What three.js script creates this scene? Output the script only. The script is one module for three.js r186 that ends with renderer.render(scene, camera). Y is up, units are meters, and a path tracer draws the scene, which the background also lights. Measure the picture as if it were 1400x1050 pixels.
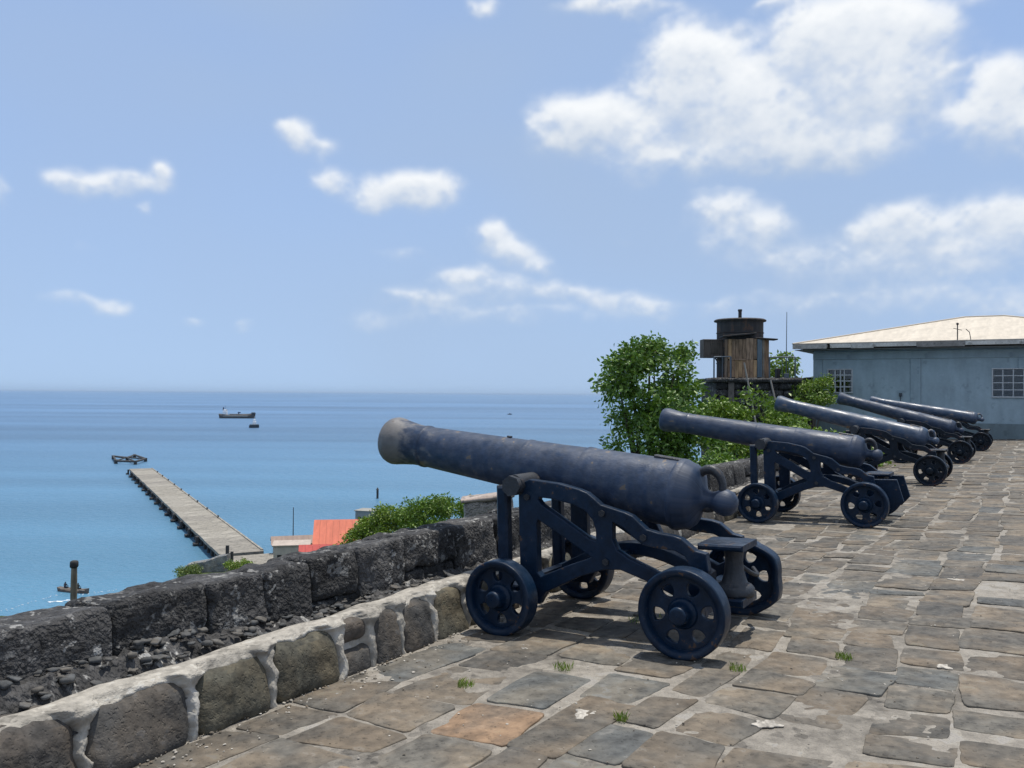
import * as THREE from 'three';
import { mergeGeometries, mergeVertices } from 'three/addons/utils/BufferGeometryUtils.js';

// ---------------------------------------------------------------- camera, sky, sun, exposure
const scene = new THREE.Scene();
const F_PX = 1200;                                   // focal length against a 1050 px tall frame
const camera = new THREE.PerspectiveCamera(2 * Math.atan(525 / F_PX) * 180 / Math.PI, 4 / 3, 0.05, 90000);
camera.position.set(0, 1.6, 0);
camera.rotation.order = 'YXZ';
camera.rotation.set(Math.atan(13 / F_PX), 0, 0.41 * Math.PI / 180);
const renderer = new THREE.WebGLRenderer({ antialias: true });
renderer.toneMapping = THREE.LinearToneMapping;
renderer.toneMappingExposure = 1.0;
renderer.shadowMap.enabled = true;
const sun = new THREE.DirectionalLight(new THREE.Color(1.0, 0.955, 0.88), 4.4);
sun.position.set(16, 97, -27); sun.target.position.set(4, 0, -12);
sun.castShadow = true; sun.shadow.radius = 1.6; sun.shadow.mapSize.set(4096, 4096);
Object.assign(sun.shadow.camera, { left: -40, right: 40, top: 40, bottom: -40, near: 1, far: 220 });
scene.add(sun, sun.target);

// ---------------------------------------------------------------- noise
const hash3 = (x, y, z) => { let h = (x | 0) * 374761393 + (y | 0) * 668265263 + (z | 0) * 2147483647 ^ 0x5bf03635; h = Math.imul(h ^ (h >>> 13), 1274126177); h = Math.imul(h ^ (h >>> 16), 0x85ebca6b); return ((h ^ (h >>> 15)) >>> 0) / 4294967296; };
const sm = (t) => t * t * (3 - 2 * t);
function vn(x, y, z = 0) {                            // value noise, -1..1
  const xi = Math.floor(x), yi = Math.floor(y), zi = Math.floor(z), fx = sm(x - xi), fy = sm(y - yi), fz = sm(z - zi);
  const l = (a, b, t) => a + (b - a) * t;
  const p = l(l(hash3(xi, yi, zi), hash3(xi + 1, yi, zi), fx), l(hash3(xi, yi + 1, zi), hash3(xi + 1, yi + 1, zi), fx), fy);
  if (fz === 0) return p * 2 - 1;
  const q = l(l(hash3(xi, yi, zi + 1), hash3(xi + 1, yi, zi + 1), fx), l(hash3(xi, yi + 1, zi + 1), hash3(xi + 1, yi + 1, zi + 1), fx), fy);
  return l(p, q, fz) * 2 - 1;
}
function fbm(x, y, z = 0, oct = 4) { let s = 0, a = 0.5, n = 0; for (let i = 0; i < oct; i++) { s += a * vn(x, y, z); n += a; a *= 0.5; x = x * 2.03 + 17.1; y = y * 2.03 + 9.7; z = z * 2.03 + (z ? 5.3 : 0); } return s / n; }
function pn(x, y, per, seed) {                        // tileable value noise on a lattice of period per
  const xi = Math.floor(x), yi = Math.floor(y), fx = sm(x - xi), fy = sm(y - yi), m = (v) => ((v % per) + per) % per;
  const a = hash3(m(xi), m(yi), seed), b = hash3(m(xi + 1), m(yi), seed), c = hash3(m(xi), m(yi + 1), seed), d = hash3(m(xi + 1), m(yi + 1), seed);
  return (a + (b - a) * fx + (c - a + (a - b - c + d) * fx) * fy) * 2 - 1;
}
function pfbm(u, v, per, oct, seed) { let s = 0, a = 0.5, n = 0; for (let i = 0; i < oct; i++) { s += a * pn(u * per, v * per, per, seed + i); n += a; a *= 0.55; per *= 2; } return s / n; }
let seedState = 12345;
const rnd = () => { seedState = (Math.imul(seedState, 1664525) + 1013904223) >>> 0; return seedState / 4294967296; };
const rr = (a, b) => a + (b - a) * rnd();
const reseed = (s) => { seedState = s >>> 0; for (let i = 0; i < 5; i++) rnd(); };
const clamp = (v, a = 0, b = 1) => Math.min(b, Math.max(a, v));
const sstep = (a, b, v) => sm(clamp((v - a) / (b - a)));
const mix = (a, b, t) => a + (b - a) * t;

// ---------------------------------------------------------------- sky: air and trade-wind cumulus
{
  const W = 4096, H = 2048, data = new Float32Array(W * H * 4), D2 = 180 / Math.PI;
  const lobes = [];
  const px = (x, y, rx, ry, w = 1) => {               // a puff seen at this bearing and height above the horizon
    const az = Math.atan((x - 700) / F_PX) * D2, k = Math.cos(az / D2), hor = 538 + (x - 700) * 0.0072;
    const el = Math.atan((hor - y) / F_PX * k) * D2;
    lobes.push([az, el, rx / F_PX * D2 * k * k, ry / F_PX * D2 * k, w]);
  };
  // the big bank
  [[765, 172, 48, 36, 1], [815, 165, 55, 34, 1], [870, 190, 60, 38, .8], [925, 75, 40, 40, 1.1], [965, 75, 40, 36, 1.1], [940, 125, 72, 55, 1.1], [1000, 130, 60, 52, 1], [1040, 165, 85, 50, 1.1], [1110, 60, 60, 55, 1], [1170, 45, 85, 55, 1.1], [1250, 45, 60, 42, .9], [1170, 120, 95, 65, 1], [1240, 110, 55, 55, .75], [1100, 195, 110, 40, .9], [1180, 200, 60, 30, .8], [990, 215, 110, 28, .6], [880, 225, 55, 30, .5],
   [1375, 120, 52, 42, 1], [1340, 165, 55, 42, .75], [1400, 175, 60, 40, .8], [1305, 100, 22, 10, .4],
   [545, 262, 52, 24, 1.1], [590, 262, 42, 22, .9], [505, 275, 26, 16, .8], [452, 252, 26, 17, .85], [402, 182, 22, 22, .95], [432, 200, 30, 17, .8], [432, 222, 12, 14, .4],
   [120, 250, 55, 19, .8], [180, 252, 50, 17, .8], [218, 236, 24, 19, .95], [80, 246, 25, 14, .5], [199, 288, 15, 9, .55], [3, 262, 13, 24, .6],
   [672, 322, 24, 22, 1.1], [700, 345, 32, 20, 1], [735, 362, 30, 16, .6], [555, 347, 42, 12, .5], [640, 375, 34, 15, .8], [580, 408, 62, 14, .75], [670, 395, 95, 22, .5], [770, 402, 70, 16, .7], [830, 412, 40, 14, .6], [880, 425, 44, 19, .75], [515, 440, 42, 12, .45], [640, 430, 120, 18, .42], [760, 435, 90, 16, .3], [850, 335, 30, 10, .25],
   [140, 416, 42, 11, .65], [90, 404, 40, 11, .45], [172, 424, 18, 9, .5], [262, 442, 18, 7, .55], [330, 447, 20, 11, .5], [108, 338, 26, 11, .3],
   [985, 288, 40, 24, .85], [1045, 308, 38, 24, .8], [1010, 325, 75, 30, .55], [1060, 360, 80, 30, .5], [1180, 320, 34, 26, .75], [1230, 296, 40, 26, .85], [1260, 320, 80, 34, .8], [1350, 292, 48, 30, .9], [1395, 310, 50, 40, .8], [1320, 350, 110, 38, .6], [1180, 370, 110, 34, .45], [1290, 405, 160, 30, .5], [1090, 420, 150, 22, .4], [975, 420, 30, 12, .5], [1390, 420, 90, 20, .5],
   [648, 4, 26, 15, .8], [800, 6, 38, 11, .75], [860, 8, 52, 14, .8], [1052, 4, 26, 12, .6], [1010, 40, 12, 12, .3], [1350, 0, 40, 12, .4]
  ].forEach((a) => px(...a));
  reseed(77);
  for (let i = 0; i < 170; i++) {                      // the same kind of cumulus round the rest of the sky
    const az = rr(-180, 180), el = 3 + 62 * Math.pow(rnd(), 1.3), big = (0.5 + el / 40) * rr(0.6, 1.5);
    if (Math.abs(az) < 38 && el < 30) continue;
    const n = 3 + Math.floor(rnd() * 7);
    for (let k = 0; k < n; k++) lobes.push([az + rr(-1, 1) * 3.4 * big / Math.cos(el / D2), el + rr(-.7, .9) * 1.5 * big, rr(1.3, 3) * big, rr(.8, 1.7) * big, rr(.5, 1.1)]);
  }
  const CELL = 3, NX = 120, NY = 31, cells = Array.from({ length: NX * NY }, () => []);
  for (const L of lobes) {
    const c = Math.max(0.2, Math.cos(L[1] / D2)), rx = (L[2] * 2 + 2.2) / c, ry = L[3] * 2 + 2.2;
    for (let j = Math.max(0, Math.floor((L[1] - ry) / CELL)); j <= Math.min(NY - 1, Math.floor((L[1] + ry) / CELL)); j++)
      for (let i = Math.floor((L[0] - rx + 180) / CELL); i <= Math.floor((L[0] + rx + 180) / CELL); i++) cells[j * NX + ((i % NX) + NX) % NX].push(L);
  }
  let shade = 0;                                        // how far up its own puff a point lies: tops catch the sun
  const dens = (az, el, c, list) => {
    let s = 1, hs = 0, hw = 1e-6;
    for (const L of list) { let da = az - L[0]; if (da > 180) da -= 360; else if (da < -180) da += 360; const a = da * c / L[2], b = (el - L[1]) / L[3], q = a * a + b * b; if (q < 4) { const e = Math.exp(-q), w = e * e * L[4]; s *= 1 - Math.min(.97, L[4] * .9) * e; hs += w * b; hw += w; } }
    shade = hs / hw; return 1 - s;
  };
  for (let j = 0; j < H; j++) {
    const el = ((j + 0.5) / H - 0.5) * 180, c = Math.max(0.15, Math.cos(el / D2));
    for (let i = 0; i < W; i++) {
      const phi = ((i + 0.5) / W - 0.5) * 2 * Math.PI;
      let az = Math.atan2(Math.cos(phi), -Math.sin(phi)) * D2;
      const o = (j * W + i) * 4;
      const e = clamp(el, 0, 90), t = Math.pow(e / 90, 0.62), h = Math.exp(-e / 9);
      // clear air: paler towards the horizon
      let r = mix(0.420, 0.190, t), g = mix(0.580, 0.325, t), b = mix(0.865, 0.670, t);
      r = mix(r, 0.450, h * .8); g = mix(g, 0.630, h * .8); b = mix(b, 0.875, h * .8);
      if (el > -1) {
        const X = az * c * 0.9, X1 = X, Y1 = el;
        // thin high veil
        const veil = sstep(-0.45, 0.6, fbm(az * 0.045 + 3.1, el * 0.075 + 1.7, 0, 3) + 0.5 * Math.sin((az + 4) / 57.3 * 1.6));
        r = mix(r, 0.40, veil * .62); g = mix(g, 0.52, veil * .62); b = mix(b, 0.71, veil * .62);
        const ci = Math.min(NY - 1, Math.max(0, Math.floor(el / CELL))), list = cells[ci * NX + Math.min(NX - 1, Math.floor((az + 180) / CELL))];
        if (list.length) {
          const s1 = fbm(X1 * 0.55, Y1 * 0.55, 3.3, 3), s2 = fbm(X1 * 0.55 + 40, Y1 * 0.55 + 13, 7.7, 3);
          const wx = s1 * .8, wy = s2 * 0.55;
          const f1 = fbm(X1 * .9 + 9, Y1 * 1.05, 1.5, 6), f2 = fbm(X1 * 2.6 + 3, Y1 * 2.9, 5.5, 4);
          const d0 = dens(az + wx / c + f1 * .3, el + wy + f1 * .25, c, list), up = clamp(shade * 1.15 + f1 * .4 + f2 * .12, -1.2, 1.2);
          const d = d0 + (f1 * .42 + f2 * .16) * Math.min(1, d0 * 1.8);
          const lit = clamp(0.68 + up * .42 + f2 * .04, 0.04, 1);
          const a = sstep(.10, mix(1.15, .68, sstep(-.3, .7, up)), d) * mix(.66, 1, lit) * clamp(.30 + d0 * .95);
          const cr = mix(0.48, 0.95, lit), cg = mix(0.56, 0.975, lit), cb = mix(0.665, 1.0, lit), far = clamp(1 - el / 14) * .34;
          r = mix(r, mix(cr, r, far), a); g = mix(g, mix(cg, g, far), a); b = mix(b, mix(cb, b, far), a);
        }
      } else { r = 0.13; g = 0.2; b = 0.3; }
      data[o] = r; data[o + 1] = g; data[o + 2] = b; data[o + 3] = 1;
    }
  }
  const sky = new THREE.DataTexture(data, W, H, THREE.RGBAFormat, THREE.FloatType);
  sky.mapping = THREE.EquirectangularReflectionMapping; sky.magFilter = THREE.LinearFilter; sky.minFilter = THREE.LinearFilter; sky.colorSpace = THREE.LinearSRGBColorSpace; sky.needsUpdate = true;
  scene.background = sky; scene.environment = sky;
}

// ---------------------------------------------------------------- frames: the fort's own axes (n = outwards over the parapet, u = along it)
const AL = 30.5 * Math.PI / 180, SA = Math.sin(AL), CA = Math.cos(AL), TH = Math.PI - AL, K = 0.034, N0 = 1.752;
const ground = (n) => -K * (n - N0);
const W3 = (u, n, y) => new THREE.Vector3(u * SA - n * CA, y, -(u * CA + n * SA));     // fort axes -> world
const toUN = (x, d) => [x * SA + d * CA, -x * CA + d * SA];
const used = {};
const numbered = (n) => { const k = used[n] = (used[n] ?? -1) + 1; return k ? `${n}_${String(k).padStart(3, '0')}` : n; };
function tag(o, label, category, group, kind) { Object.assign(o.userData, label ? { label } : {}, category ? { category } : {}, group ? { group } : {}, kind ? { kind } : {}); return o; }
function base(name, pos, turn = 0) { const g = new THREE.Group(); g.name = numbered(name); g.position.copy(pos); g.rotation.order = 'YXZ'; g.rotation.y = turn; scene.add(g); return g; }
function put(name, geo, mat, parent = scene) { const m = new THREE.Mesh(geo, mat); m.name = parent === scene ? numbered(name) : name; m.castShadow = m.receiveShadow = true; parent.add(m); return m; }
const merge = (list) => { const a = list.map((g) => { const h = g.index ? g.toNonIndexed() : g; for (const k of Object.keys(h.attributes)) if (!['position', 'normal', 'uv'].includes(k)) h.deleteAttribute(k); return h; }); return mergeGeometries(a); };
function boxUV(g, s = 1, off = 0) {                    // uv in metres from the way each face points
  const h = g.index ? g.toNonIndexed() : g, p = h.attributes.position, uv = new Float32Array(p.count * 2), A = new THREE.Vector3(), B = new THREE.Vector3(), C = new THREE.Vector3();
  for (let i = 0; i < p.count; i += 3) {
    A.fromBufferAttribute(p, i); B.fromBufferAttribute(p, i + 1); C.fromBufferAttribute(p, i + 2);
    const n = B.clone().sub(A).cross(C.clone().sub(A)), ax = Math.abs(n.x), ay = Math.abs(n.y), az = Math.abs(n.z);
    [A, B, C].forEach((v, k) => { const q = ay >= ax && ay >= az ? [v.x, v.z] : ax >= az ? [v.z, v.y] : [v.x, v.y]; uv[(i + k) * 2] = q[0] * s + off; uv[(i + k) * 2 + 1] = q[1] * s + off * 1.7; });
  }
  h.setAttribute('uv', new THREE.BufferAttribute(uv, 2)); return h;
}
function smooth(g, uvScale = 1, off = 0) { g.deleteAttribute('uv'); g.deleteAttribute('normal'); const m = mergeVertices(g, 1e-4); m.computeVertexNormals(); return boxUV(m, uvScale, off); }
const T = (g, x, y, z) => g.translate(x, y, z);
function bx(w, h, d, x = 0, y = 0, z = 0) { return new THREE.BoxGeometry(w, h, d).translate(x, y, z); }
function bbx(w, h, d, x = 0, y = 0, z = 0, b = 0.006) {   // box with chamfered edges
  b = Math.min(b, w / 3, h / 3, d / 3);
  const s = new THREE.Shape(); s.moveTo(-w / 2 + b, -h / 2 + b); s.lineTo(w / 2 - b, -h / 2 + b); s.lineTo(w / 2 - b, h / 2 - b); s.lineTo(-w / 2 + b, h / 2 - b); s.closePath();
  const g = new THREE.ExtrudeGeometry(s, { depth: d - 2 * b, bevelEnabled: true, bevelSize: b, bevelThickness: b, bevelSegments: 1, curveSegments: 1 });
  return g.translate(x, y, z - d / 2 + b);
}
function bar(a, b, r0, r1 = r0, seg = 8) {              // tapered rod between two points
  const A = new THREE.Vector3(...a), B = new THREE.Vector3(...b), L = A.distanceTo(B);
  const g = new THREE.CylinderGeometry(r1, r0, L, seg, 1);
  g.applyQuaternion(new THREE.Quaternion().setFromUnitVectors(new THREE.Vector3(0, 1, 0), B.clone().sub(A).normalize()));
  const m = A.clone().add(B).multiplyScalar(.5); return g.translate(m.x, m.y, m.z);
}
function beam(a, b, w, h) {                             // square bar between two points
  const A = new THREE.Vector3(...a), B = new THREE.Vector3(...b), L = A.distanceTo(B), g = bbx(w, L, h, 0, 0, 0, Math.min(w, h) * .15);
  g.applyQuaternion(new THREE.Quaternion().setFromUnitVectors(new THREE.Vector3(0, 1, 0), B.clone().sub(A).normalize()));
  const m = A.clone().add(B).multiplyScalar(.5); return g.translate(m.x, m.y, m.z);
}
const lathe = (pts, seg = 40) => new THREE.LatheGeometry(pts.map((p) => new THREE.Vector2(p[0], p[1])), seg);

// ---------------------------------------------------------------- textures and materials
const lin2s = (v) => 255 * (v <= 0.0031308 ? v * 12.92 : 1.055 * Math.pow(v, 1 / 2.4) - 0.055);
function tex(size, fn, srgb = true, h = size) {
  const d = new Uint8Array(size * h * 4);
  for (let y = 0; y < h; y++) for (let x = 0; x < size; x++) { const c = fn(x / size, y / h), o = (y * size + x) * 4; for (let k = 0; k < 3; k++) d[o + k] = clamp(srgb ? lin2s(clamp(c[k])) : c[k] * 255, 0, 255); d[o + 3] = 255; }
  const t = new THREE.DataTexture(d, size, h); t.wrapS = t.wrapT = THREE.RepeatWrapping; t.magFilter = THREE.LinearFilter; t.minFilter = THREE.LinearMipmapLinearFilter; t.generateMipmaps = true; if (srgb) t.colorSpace = THREE.SRGBColorSpace; t.needsUpdate = true; return t;
}
const grey = (v) => [v, v, v];
// worn basalt slab: mottled, pitted
const slabField = (u, v) => { const a = pfbm(u, v, 4, 5, 1), b = pfbm(u, v, 24, 4, 31), p = pfbm(u, v, 60, 2, 61); return [a, b, p]; };
const slabMap = tex(1024, (u, v) => { const [a, b, p] = slabField(u, v); let k = 0.78 + a * .5 + b * .46 + (p > .45 ? -.10 : 0) + (b > .42 && a > .05 ? .35 : 0); const w = clamp(.5 + a * 1.2 + pfbm(u, v, 7, 3, 90)); return [k * mix(.94, 1.07, w), k, k * mix(1.05, .9, w)].map((c) => c * .82); });
const slabBump = tex(1024, (u, v) => { const [a, b, p] = slabField(u, v); return grey(clamp(.5 + a * .3 + b * .34 - Math.max(0, p - .35) * .7)); }, false);
const mortarMap = tex(1024, (u, v) => { const a = pfbm(u, v, 5, 5, 7), b = pfbm(u, v, 40, 3, 17), c = pfbm(u, v, 9, 4, 27); let k = .74 + a * .42 + b * .30 + (c > .38 ? .22 : 0) - (c < -.35 ? .22 : 0); return [k, k * .972, k * .925]; });
const mortarBump = tex(512, (u, v) => grey(clamp(.5 + pfbm(u, v, 12, 4, 5) * .5 + pfbm(u, v, 70, 2, 9) * .35)), false);
// lava rock of the parapet: almost black with pale lichen crusts
const lavaMap = tex(1024, (u, v) => { const a = pfbm(u, v, 5, 5, 41), b = pfbm(u, v, 30, 4, 51), l = pfbm(u, v, 11, 5, 71), l2 = pfbm(u, v, 36, 3, 81); let k = .058 + a * .045 + b * .045; const li = sstep(.26, .46, l * .7 + l2 * .6) * .9 + sstep(.36, .52, b) * .25; return [mix(k * 1.04, .36, li), mix(k, .35, li), mix(k * .95, .32, li)]; });
const lavaBump = tex(1024, (u, v) => grey(clamp(.5 + pfbm(u, v, 10, 5, 43) * .5 + pfbm(u, v, 44, 3, 53) * .45)), false);
const paintMap = tex(1024, (u, v) => { const a = pfbm(u, v, 6, 5, 101), b = pfbm(u, v, 34, 4, 111), s = pfbm(u * .25, v, 24, 4, 121); let k = .86 + a * .3 + b * .26 + s * .25; const w = sstep(.40, .62, a * .7 + b * .55); return [mix(k, 3.4, w * .5), mix(k, 2.3, w * .4), mix(k, 1.2, w * .3)].map((c) => c * .28); });
const coatMap = tex(1024, (u, v) => { const a = pfbm(u, v, 6, 5, 101), b = pfbm(u, v, 34, 4, 111), s = pfbm(u, v, 90, 2, 121), k = .9 + a * .4 + b * .35; const w = sstep(.42, .50, a * .45 + b * .55 + s * .25), d = sstep(.1, .6, a + b * .3) * .25; const c = [.0034 * k, .0160 * k, .0390 * k]; return c.map((x, i) => mix(mix(x, [.045, .044, .042][i], d), [.085, .052, .034][i], w * .85)); });
const paintBump = tex(512, (u, v) => grey(clamp(.5 + pfbm(u, v, 10, 4, 131) * .3 + pfbm(u, v, 50, 3, 141) * .35)), false);
const paintRough = tex(512, (u, v) => grey(clamp(.52 + pfbm(u, v, 8, 5, 151) * .30 + pfbm(u, v, 40, 2, 155) * .12)), false);
const wallMap = tex(1024, (u, v) => { const a = pfbm(u, v, 4, 5, 161), b = pfbm(u, v, 40, 3, 171), s = pfbm(u, v * .2, 18, 4, 181), d = pfbm(u, v, 10, 4, 191); let k = .86 + a * .12 + b * .06 + s * .12 - sstep(.45, .6, d) * .14 + (d < -.48 ? .06 : 0); return grey(k); });
const concMap = tex(1024, (u, v) => { const a = pfbm(u, v, 4, 5, 201), b = pfbm(u, v, 36, 4, 211), d = pfbm(u, v, 12, 4, 221); let k = .8 + a * .35 + b * .25 - (d > .3 ? .25 : 0); return [k, k * .98, k * .94]; });
const woodMap = tex(512, (u, v) => { const g = pfbm(u * 1, v * .06, 48, 4, 231), a = pfbm(u, v, 4, 4, 241); let k = .72 + g * .5 + a * .3; return [k, k * .97, k * .93]; });
const rustMap = tex(512, (u, v) => { const a = pfbm(u, v, 5, 5, 251), s = pfbm(u, v * .12, 20, 4, 261); const k = .7 + a * .4 + s * .4, w = sstep(.1, .5, a + s * .4); return [mix(k, k * 1.9, w), mix(k, k * 1.15, w), mix(k, k * .8, w)].map((c) => c * .6); });
const roofMap = tex(512, (u, v) => { const a = pfbm(u, v, 4, 5, 271), s = pfbm(u, v * .15, 20, 4, 281); const k = .86 + a * .16 + s * .14; return [k, k * .985, k * .96]; });
const seaBump = tex(1024, (u, v) => grey(clamp(.5 + pfbm(u, v, 10, 5, 291) * .32 + pfbm(u, v * 2, 34, 4, 301) * .3)), false);
const rep = (t, r) => { const c = t.clone(); c.repeat.set(r, r); c.needsUpdate = true; return c; };
const mat = (r, g, b, o = {}) => new THREE.MeshStandardMaterial({ color: new THREE.Color().setRGB(r, g, b), roughness: .85, metalness: 0, ...o });
const slabM = [[.146, .132, .114], [.122, .110, .095], [.138, .121, .101], [.108, .100, .090], [.132, .134, .130], [.172, .156, .134], [.225, .162, .115], [.120, .122, .120], [.195, .152, .112], [.156, .139, .118]]
  .map(([r, g, b]) => mat(r * 1.26, g * 1.19, b * 1.08, { map: rep(slabMap, .8), bumpMap: rep(slabBump, .8), bumpScale: .016, roughness: .84 }));
const mortarM = mat(.285, .262, .228, { map: rep(mortarMap, .55), bumpMap: rep(mortarBump, 1.4), bumpScale: .012, roughness: .93 });
const whiteMortarM = mat(.43, .405, .36, { map: rep(mortarMap, .9), bumpMap: rep(mortarBump, 1.6), bumpScale: .005, roughness: .95 });
const splashM = mat(.50, .47, .42, { map: rep(mortarMap, 2.2), roughness: .95 });
const kerbM = [[.138, .114, .092], [.122, .104, .087], [.132, .116, .080], [.110, .099, .087]].map(([r, g, b]) => mat(r, g, b, { map: rep(slabMap, 1.1), bumpMap: rep(slabBump, 1.3), bumpScale: .012, roughness: .88 }));
const mossM = mat(.10, .115, .035, { map: rep(slabMap, 1.6), bumpMap: rep(slabBump, 2), bumpScale: .02, roughness: .95 });
const lavaM = [.72, .55, 1.0].map((k) => mat(k, k, k * 1.02, { map: rep(lavaMap, .9), bumpMap: rep(lavaBump, 1.3), bumpScale: .03, roughness: .93 }));
const copingM = mat(.9, .9, .9, { map: rep(lavaMap, .6), bumpMap: rep(lavaBump, .9), bumpScale: .012, roughness: .9 });
const paintM0 = mat(1, 1, 1, { map: rep(coatMap, .8), bumpMap: rep(paintBump, 1.5), bumpScale: .0015, roughnessMap: rep(paintRough, 1.1), roughness: .80 });
let paintM;
const phys = (m, k) => new THREE.MeshPhysicalMaterial({ color: m.color, map: m.map, bumpMap: m.bumpMap, bumpScale: m.bumpScale, roughness: m.roughness, roughnessMap: m.roughnessMap, specularIntensity: k });
const ironM = mat(.085, .095, .115, { map: rep(paintMap, .9), roughnessMap: rep(paintRough, 1.1), roughness: .95, bumpMap: rep(paintBump, 2), bumpScale: .003 });

// ---------------------------------------------------------------- sea
{
  const rings = 420, secs = 300, P = [], C = [], I = [], cx = -40, cd = 60;
  for (let i = 0; i <= rings; i++) {
    const R = 5 * Math.pow(62000 / 5, i / rings);
    for (let k = 0; k <= secs; k++) {
      const a = k / secs * Math.PI * 2, x = cx + R * Math.sin(a), d = cd + R * Math.cos(a);
      P.push(x, -38.4, -d);
      const off = Math.hypot(x + 40, (d - 120));
      const deep = 1 - Math.exp(-off / 420);                        // shoal water over sand is paler and greener
      const st = fbm(x / 620 + 3, d / 70 + 7, 0, 4), st2 = fbm(x / 2600 + 5, d / 300, 0, 3);
      const k2 = 1 + st * .30 + st2 * .30;
      C.push(mix(.090, .085, deep) * k2, mix(.232, .165, deep) * k2, mix(.340, .278, deep) * k2);
    }
  }
  const w = secs + 1;
  for (let i = 0; i < rings; i++) for (let k = 0; k < secs; k++) { const a = i * w + k; I.push(a, a + w, a + 1, a + 1, a + w, a + w + 1); }
  const g = new THREE.BufferGeometry(); g.setAttribute('position', new THREE.Float32BufferAttribute(P, 3)); g.setAttribute('color', new THREE.Float32BufferAttribute(C, 3)); g.setIndex(I); g.computeVertexNormals();
  const uv = []; for (let i = 0; i < P.length; i += 3) uv.push(P[i] / 46, P[i + 2] / 46); g.setAttribute('uv', new THREE.Float32BufferAttribute(uv, 2));
  const m = new THREE.MeshPhysicalMaterial({ vertexColors: true, roughness: .34, ior: 1.33, specularIntensity: .8, bumpMap: seaBump, bumpScale: .9 });
  tag(put('sea', g, m), 'calm blue Caribbean sea reaching to the horizon', null, null, 'structure');
}

scene.fog = new THREE.FogExp2(0xc4dbf2, 0.00002);

// ---------------------------------------------------------------- land below the fort and a far headland
const shore = [[-420, -400], [-120, -120], [-66, 20], [-54, 110], [-58, 150], [-69, 184], [-69, 200], [-52, 206], [-30, 214], [10, 245], [40, 300], [110, 380], [330, 640], [900, 1300], [2400, 2500], [2600, -400]];
function shoreDist(x, d) {                               // positive on land
  let best = 1e9, inside = false;
  for (let i = 0, j = shore.length - 1; i < shore.length; j = i++) {
    const [xa, da] = shore[j], [xb, db] = shore[i], ex = xb - xa, ed = db - da, t = clamp(((x - xa) * ex + (d - da) * ed) / (ex * ex + ed * ed));
    best = Math.min(best, Math.hypot(x - xa - ex * t, d - da - ed * t));
    if ((da > d) !== (db > d) && x < (xb - xa) * (d - da) / (db - da) + xa) inside = !inside;
  }
  return inside ? best : -best;
}
function landY(x, d) {
  const s = shoreDist(x, d); if (s < 0) return -38.4 + Math.max(-8, s * .5);
  const [u, n] = toUN(x, d), out = Math.max(0, n - 5), berm = -4.6 - out * .275 - Math.max(0, -n - 30) * .1;
  const up = -37.4 + Math.min(s, 6) * .18 + Math.max(0, s - 6) * .62;
  return Math.min(up, Math.max(berm, -37.2)) + fbm(x / 9, d / 9, 2.2, 3) * Math.min(.8, s * .1);
}
const grassM = mat(.075, .105, .035, { map: rep(slabMap, .12), roughness: 1 });
{
  const xs = [], ds = []; for (let x = -140; x <= 420; x += x < 40 ? 4 : 16) xs.push(x); for (let d = -60; d <= 520; d += d < 260 ? 4 : 14) ds.push(d);
  const P = [], I = [], UV = [];
  for (const d of ds) for (const x of xs) { P.push(x, landY(x, d), -d); UV.push(x, d); }
  const w = xs.length; for (let j = 0; j < ds.length - 1; j++) for (let i = 0; i < w - 1; i++) { const a = j * w + i; I.push(a, a + 1, a + w, a + 1, a + w + 1, a + w); }
  const g = new THREE.BufferGeometry(); g.setAttribute('position', new THREE.Float32BufferAttribute(P, 3)); g.setAttribute('uv', new THREE.Float32BufferAttribute(UV, 2)); g.setIndex(I); g.computeVertexNormals();
  tag(put('hillside', g, grassM), 'grassy hillside falling from the fort to the shore', null, null, 'structure');
}
{
  const P = [], I = [], nx = 60, nz = 12;
  for (let j = 0; j <= nz; j++) for (let i = 0; i <= nx; i++) {
    const x = 830 + i * 55, d = 2900 + j * 90, e = Math.sin(Math.PI * j / nz), ex = sstep(0, 8, i);
    P.push(x, -40 + ex * e * (120 + 90 * fbm(x / 380, 2.2, 0, 4) + i * 1.5 + 14 * fbm(x / 60, d / 60, 0, 3)), -d);
  }
  for (let j = 0; j < nz; j++) for (let i = 0; i < nx; i++) { const a = j * (nx + 1) + i; I.push(a, a + 1, a + nx + 1, a + 1, a + nx + 2, a + nx + 1); }
  const g = new THREE.BufferGeometry(); g.setAttribute('position', new THREE.Float32BufferAttribute(P, 3)); g.setIndex(I); g.computeVertexNormals();
  tag(put('far_hills', g, mat(.055, .085, .035, { roughness: 1 })), 'distant wooded headland beyond the tower', null, null, 'structure');
}

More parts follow.
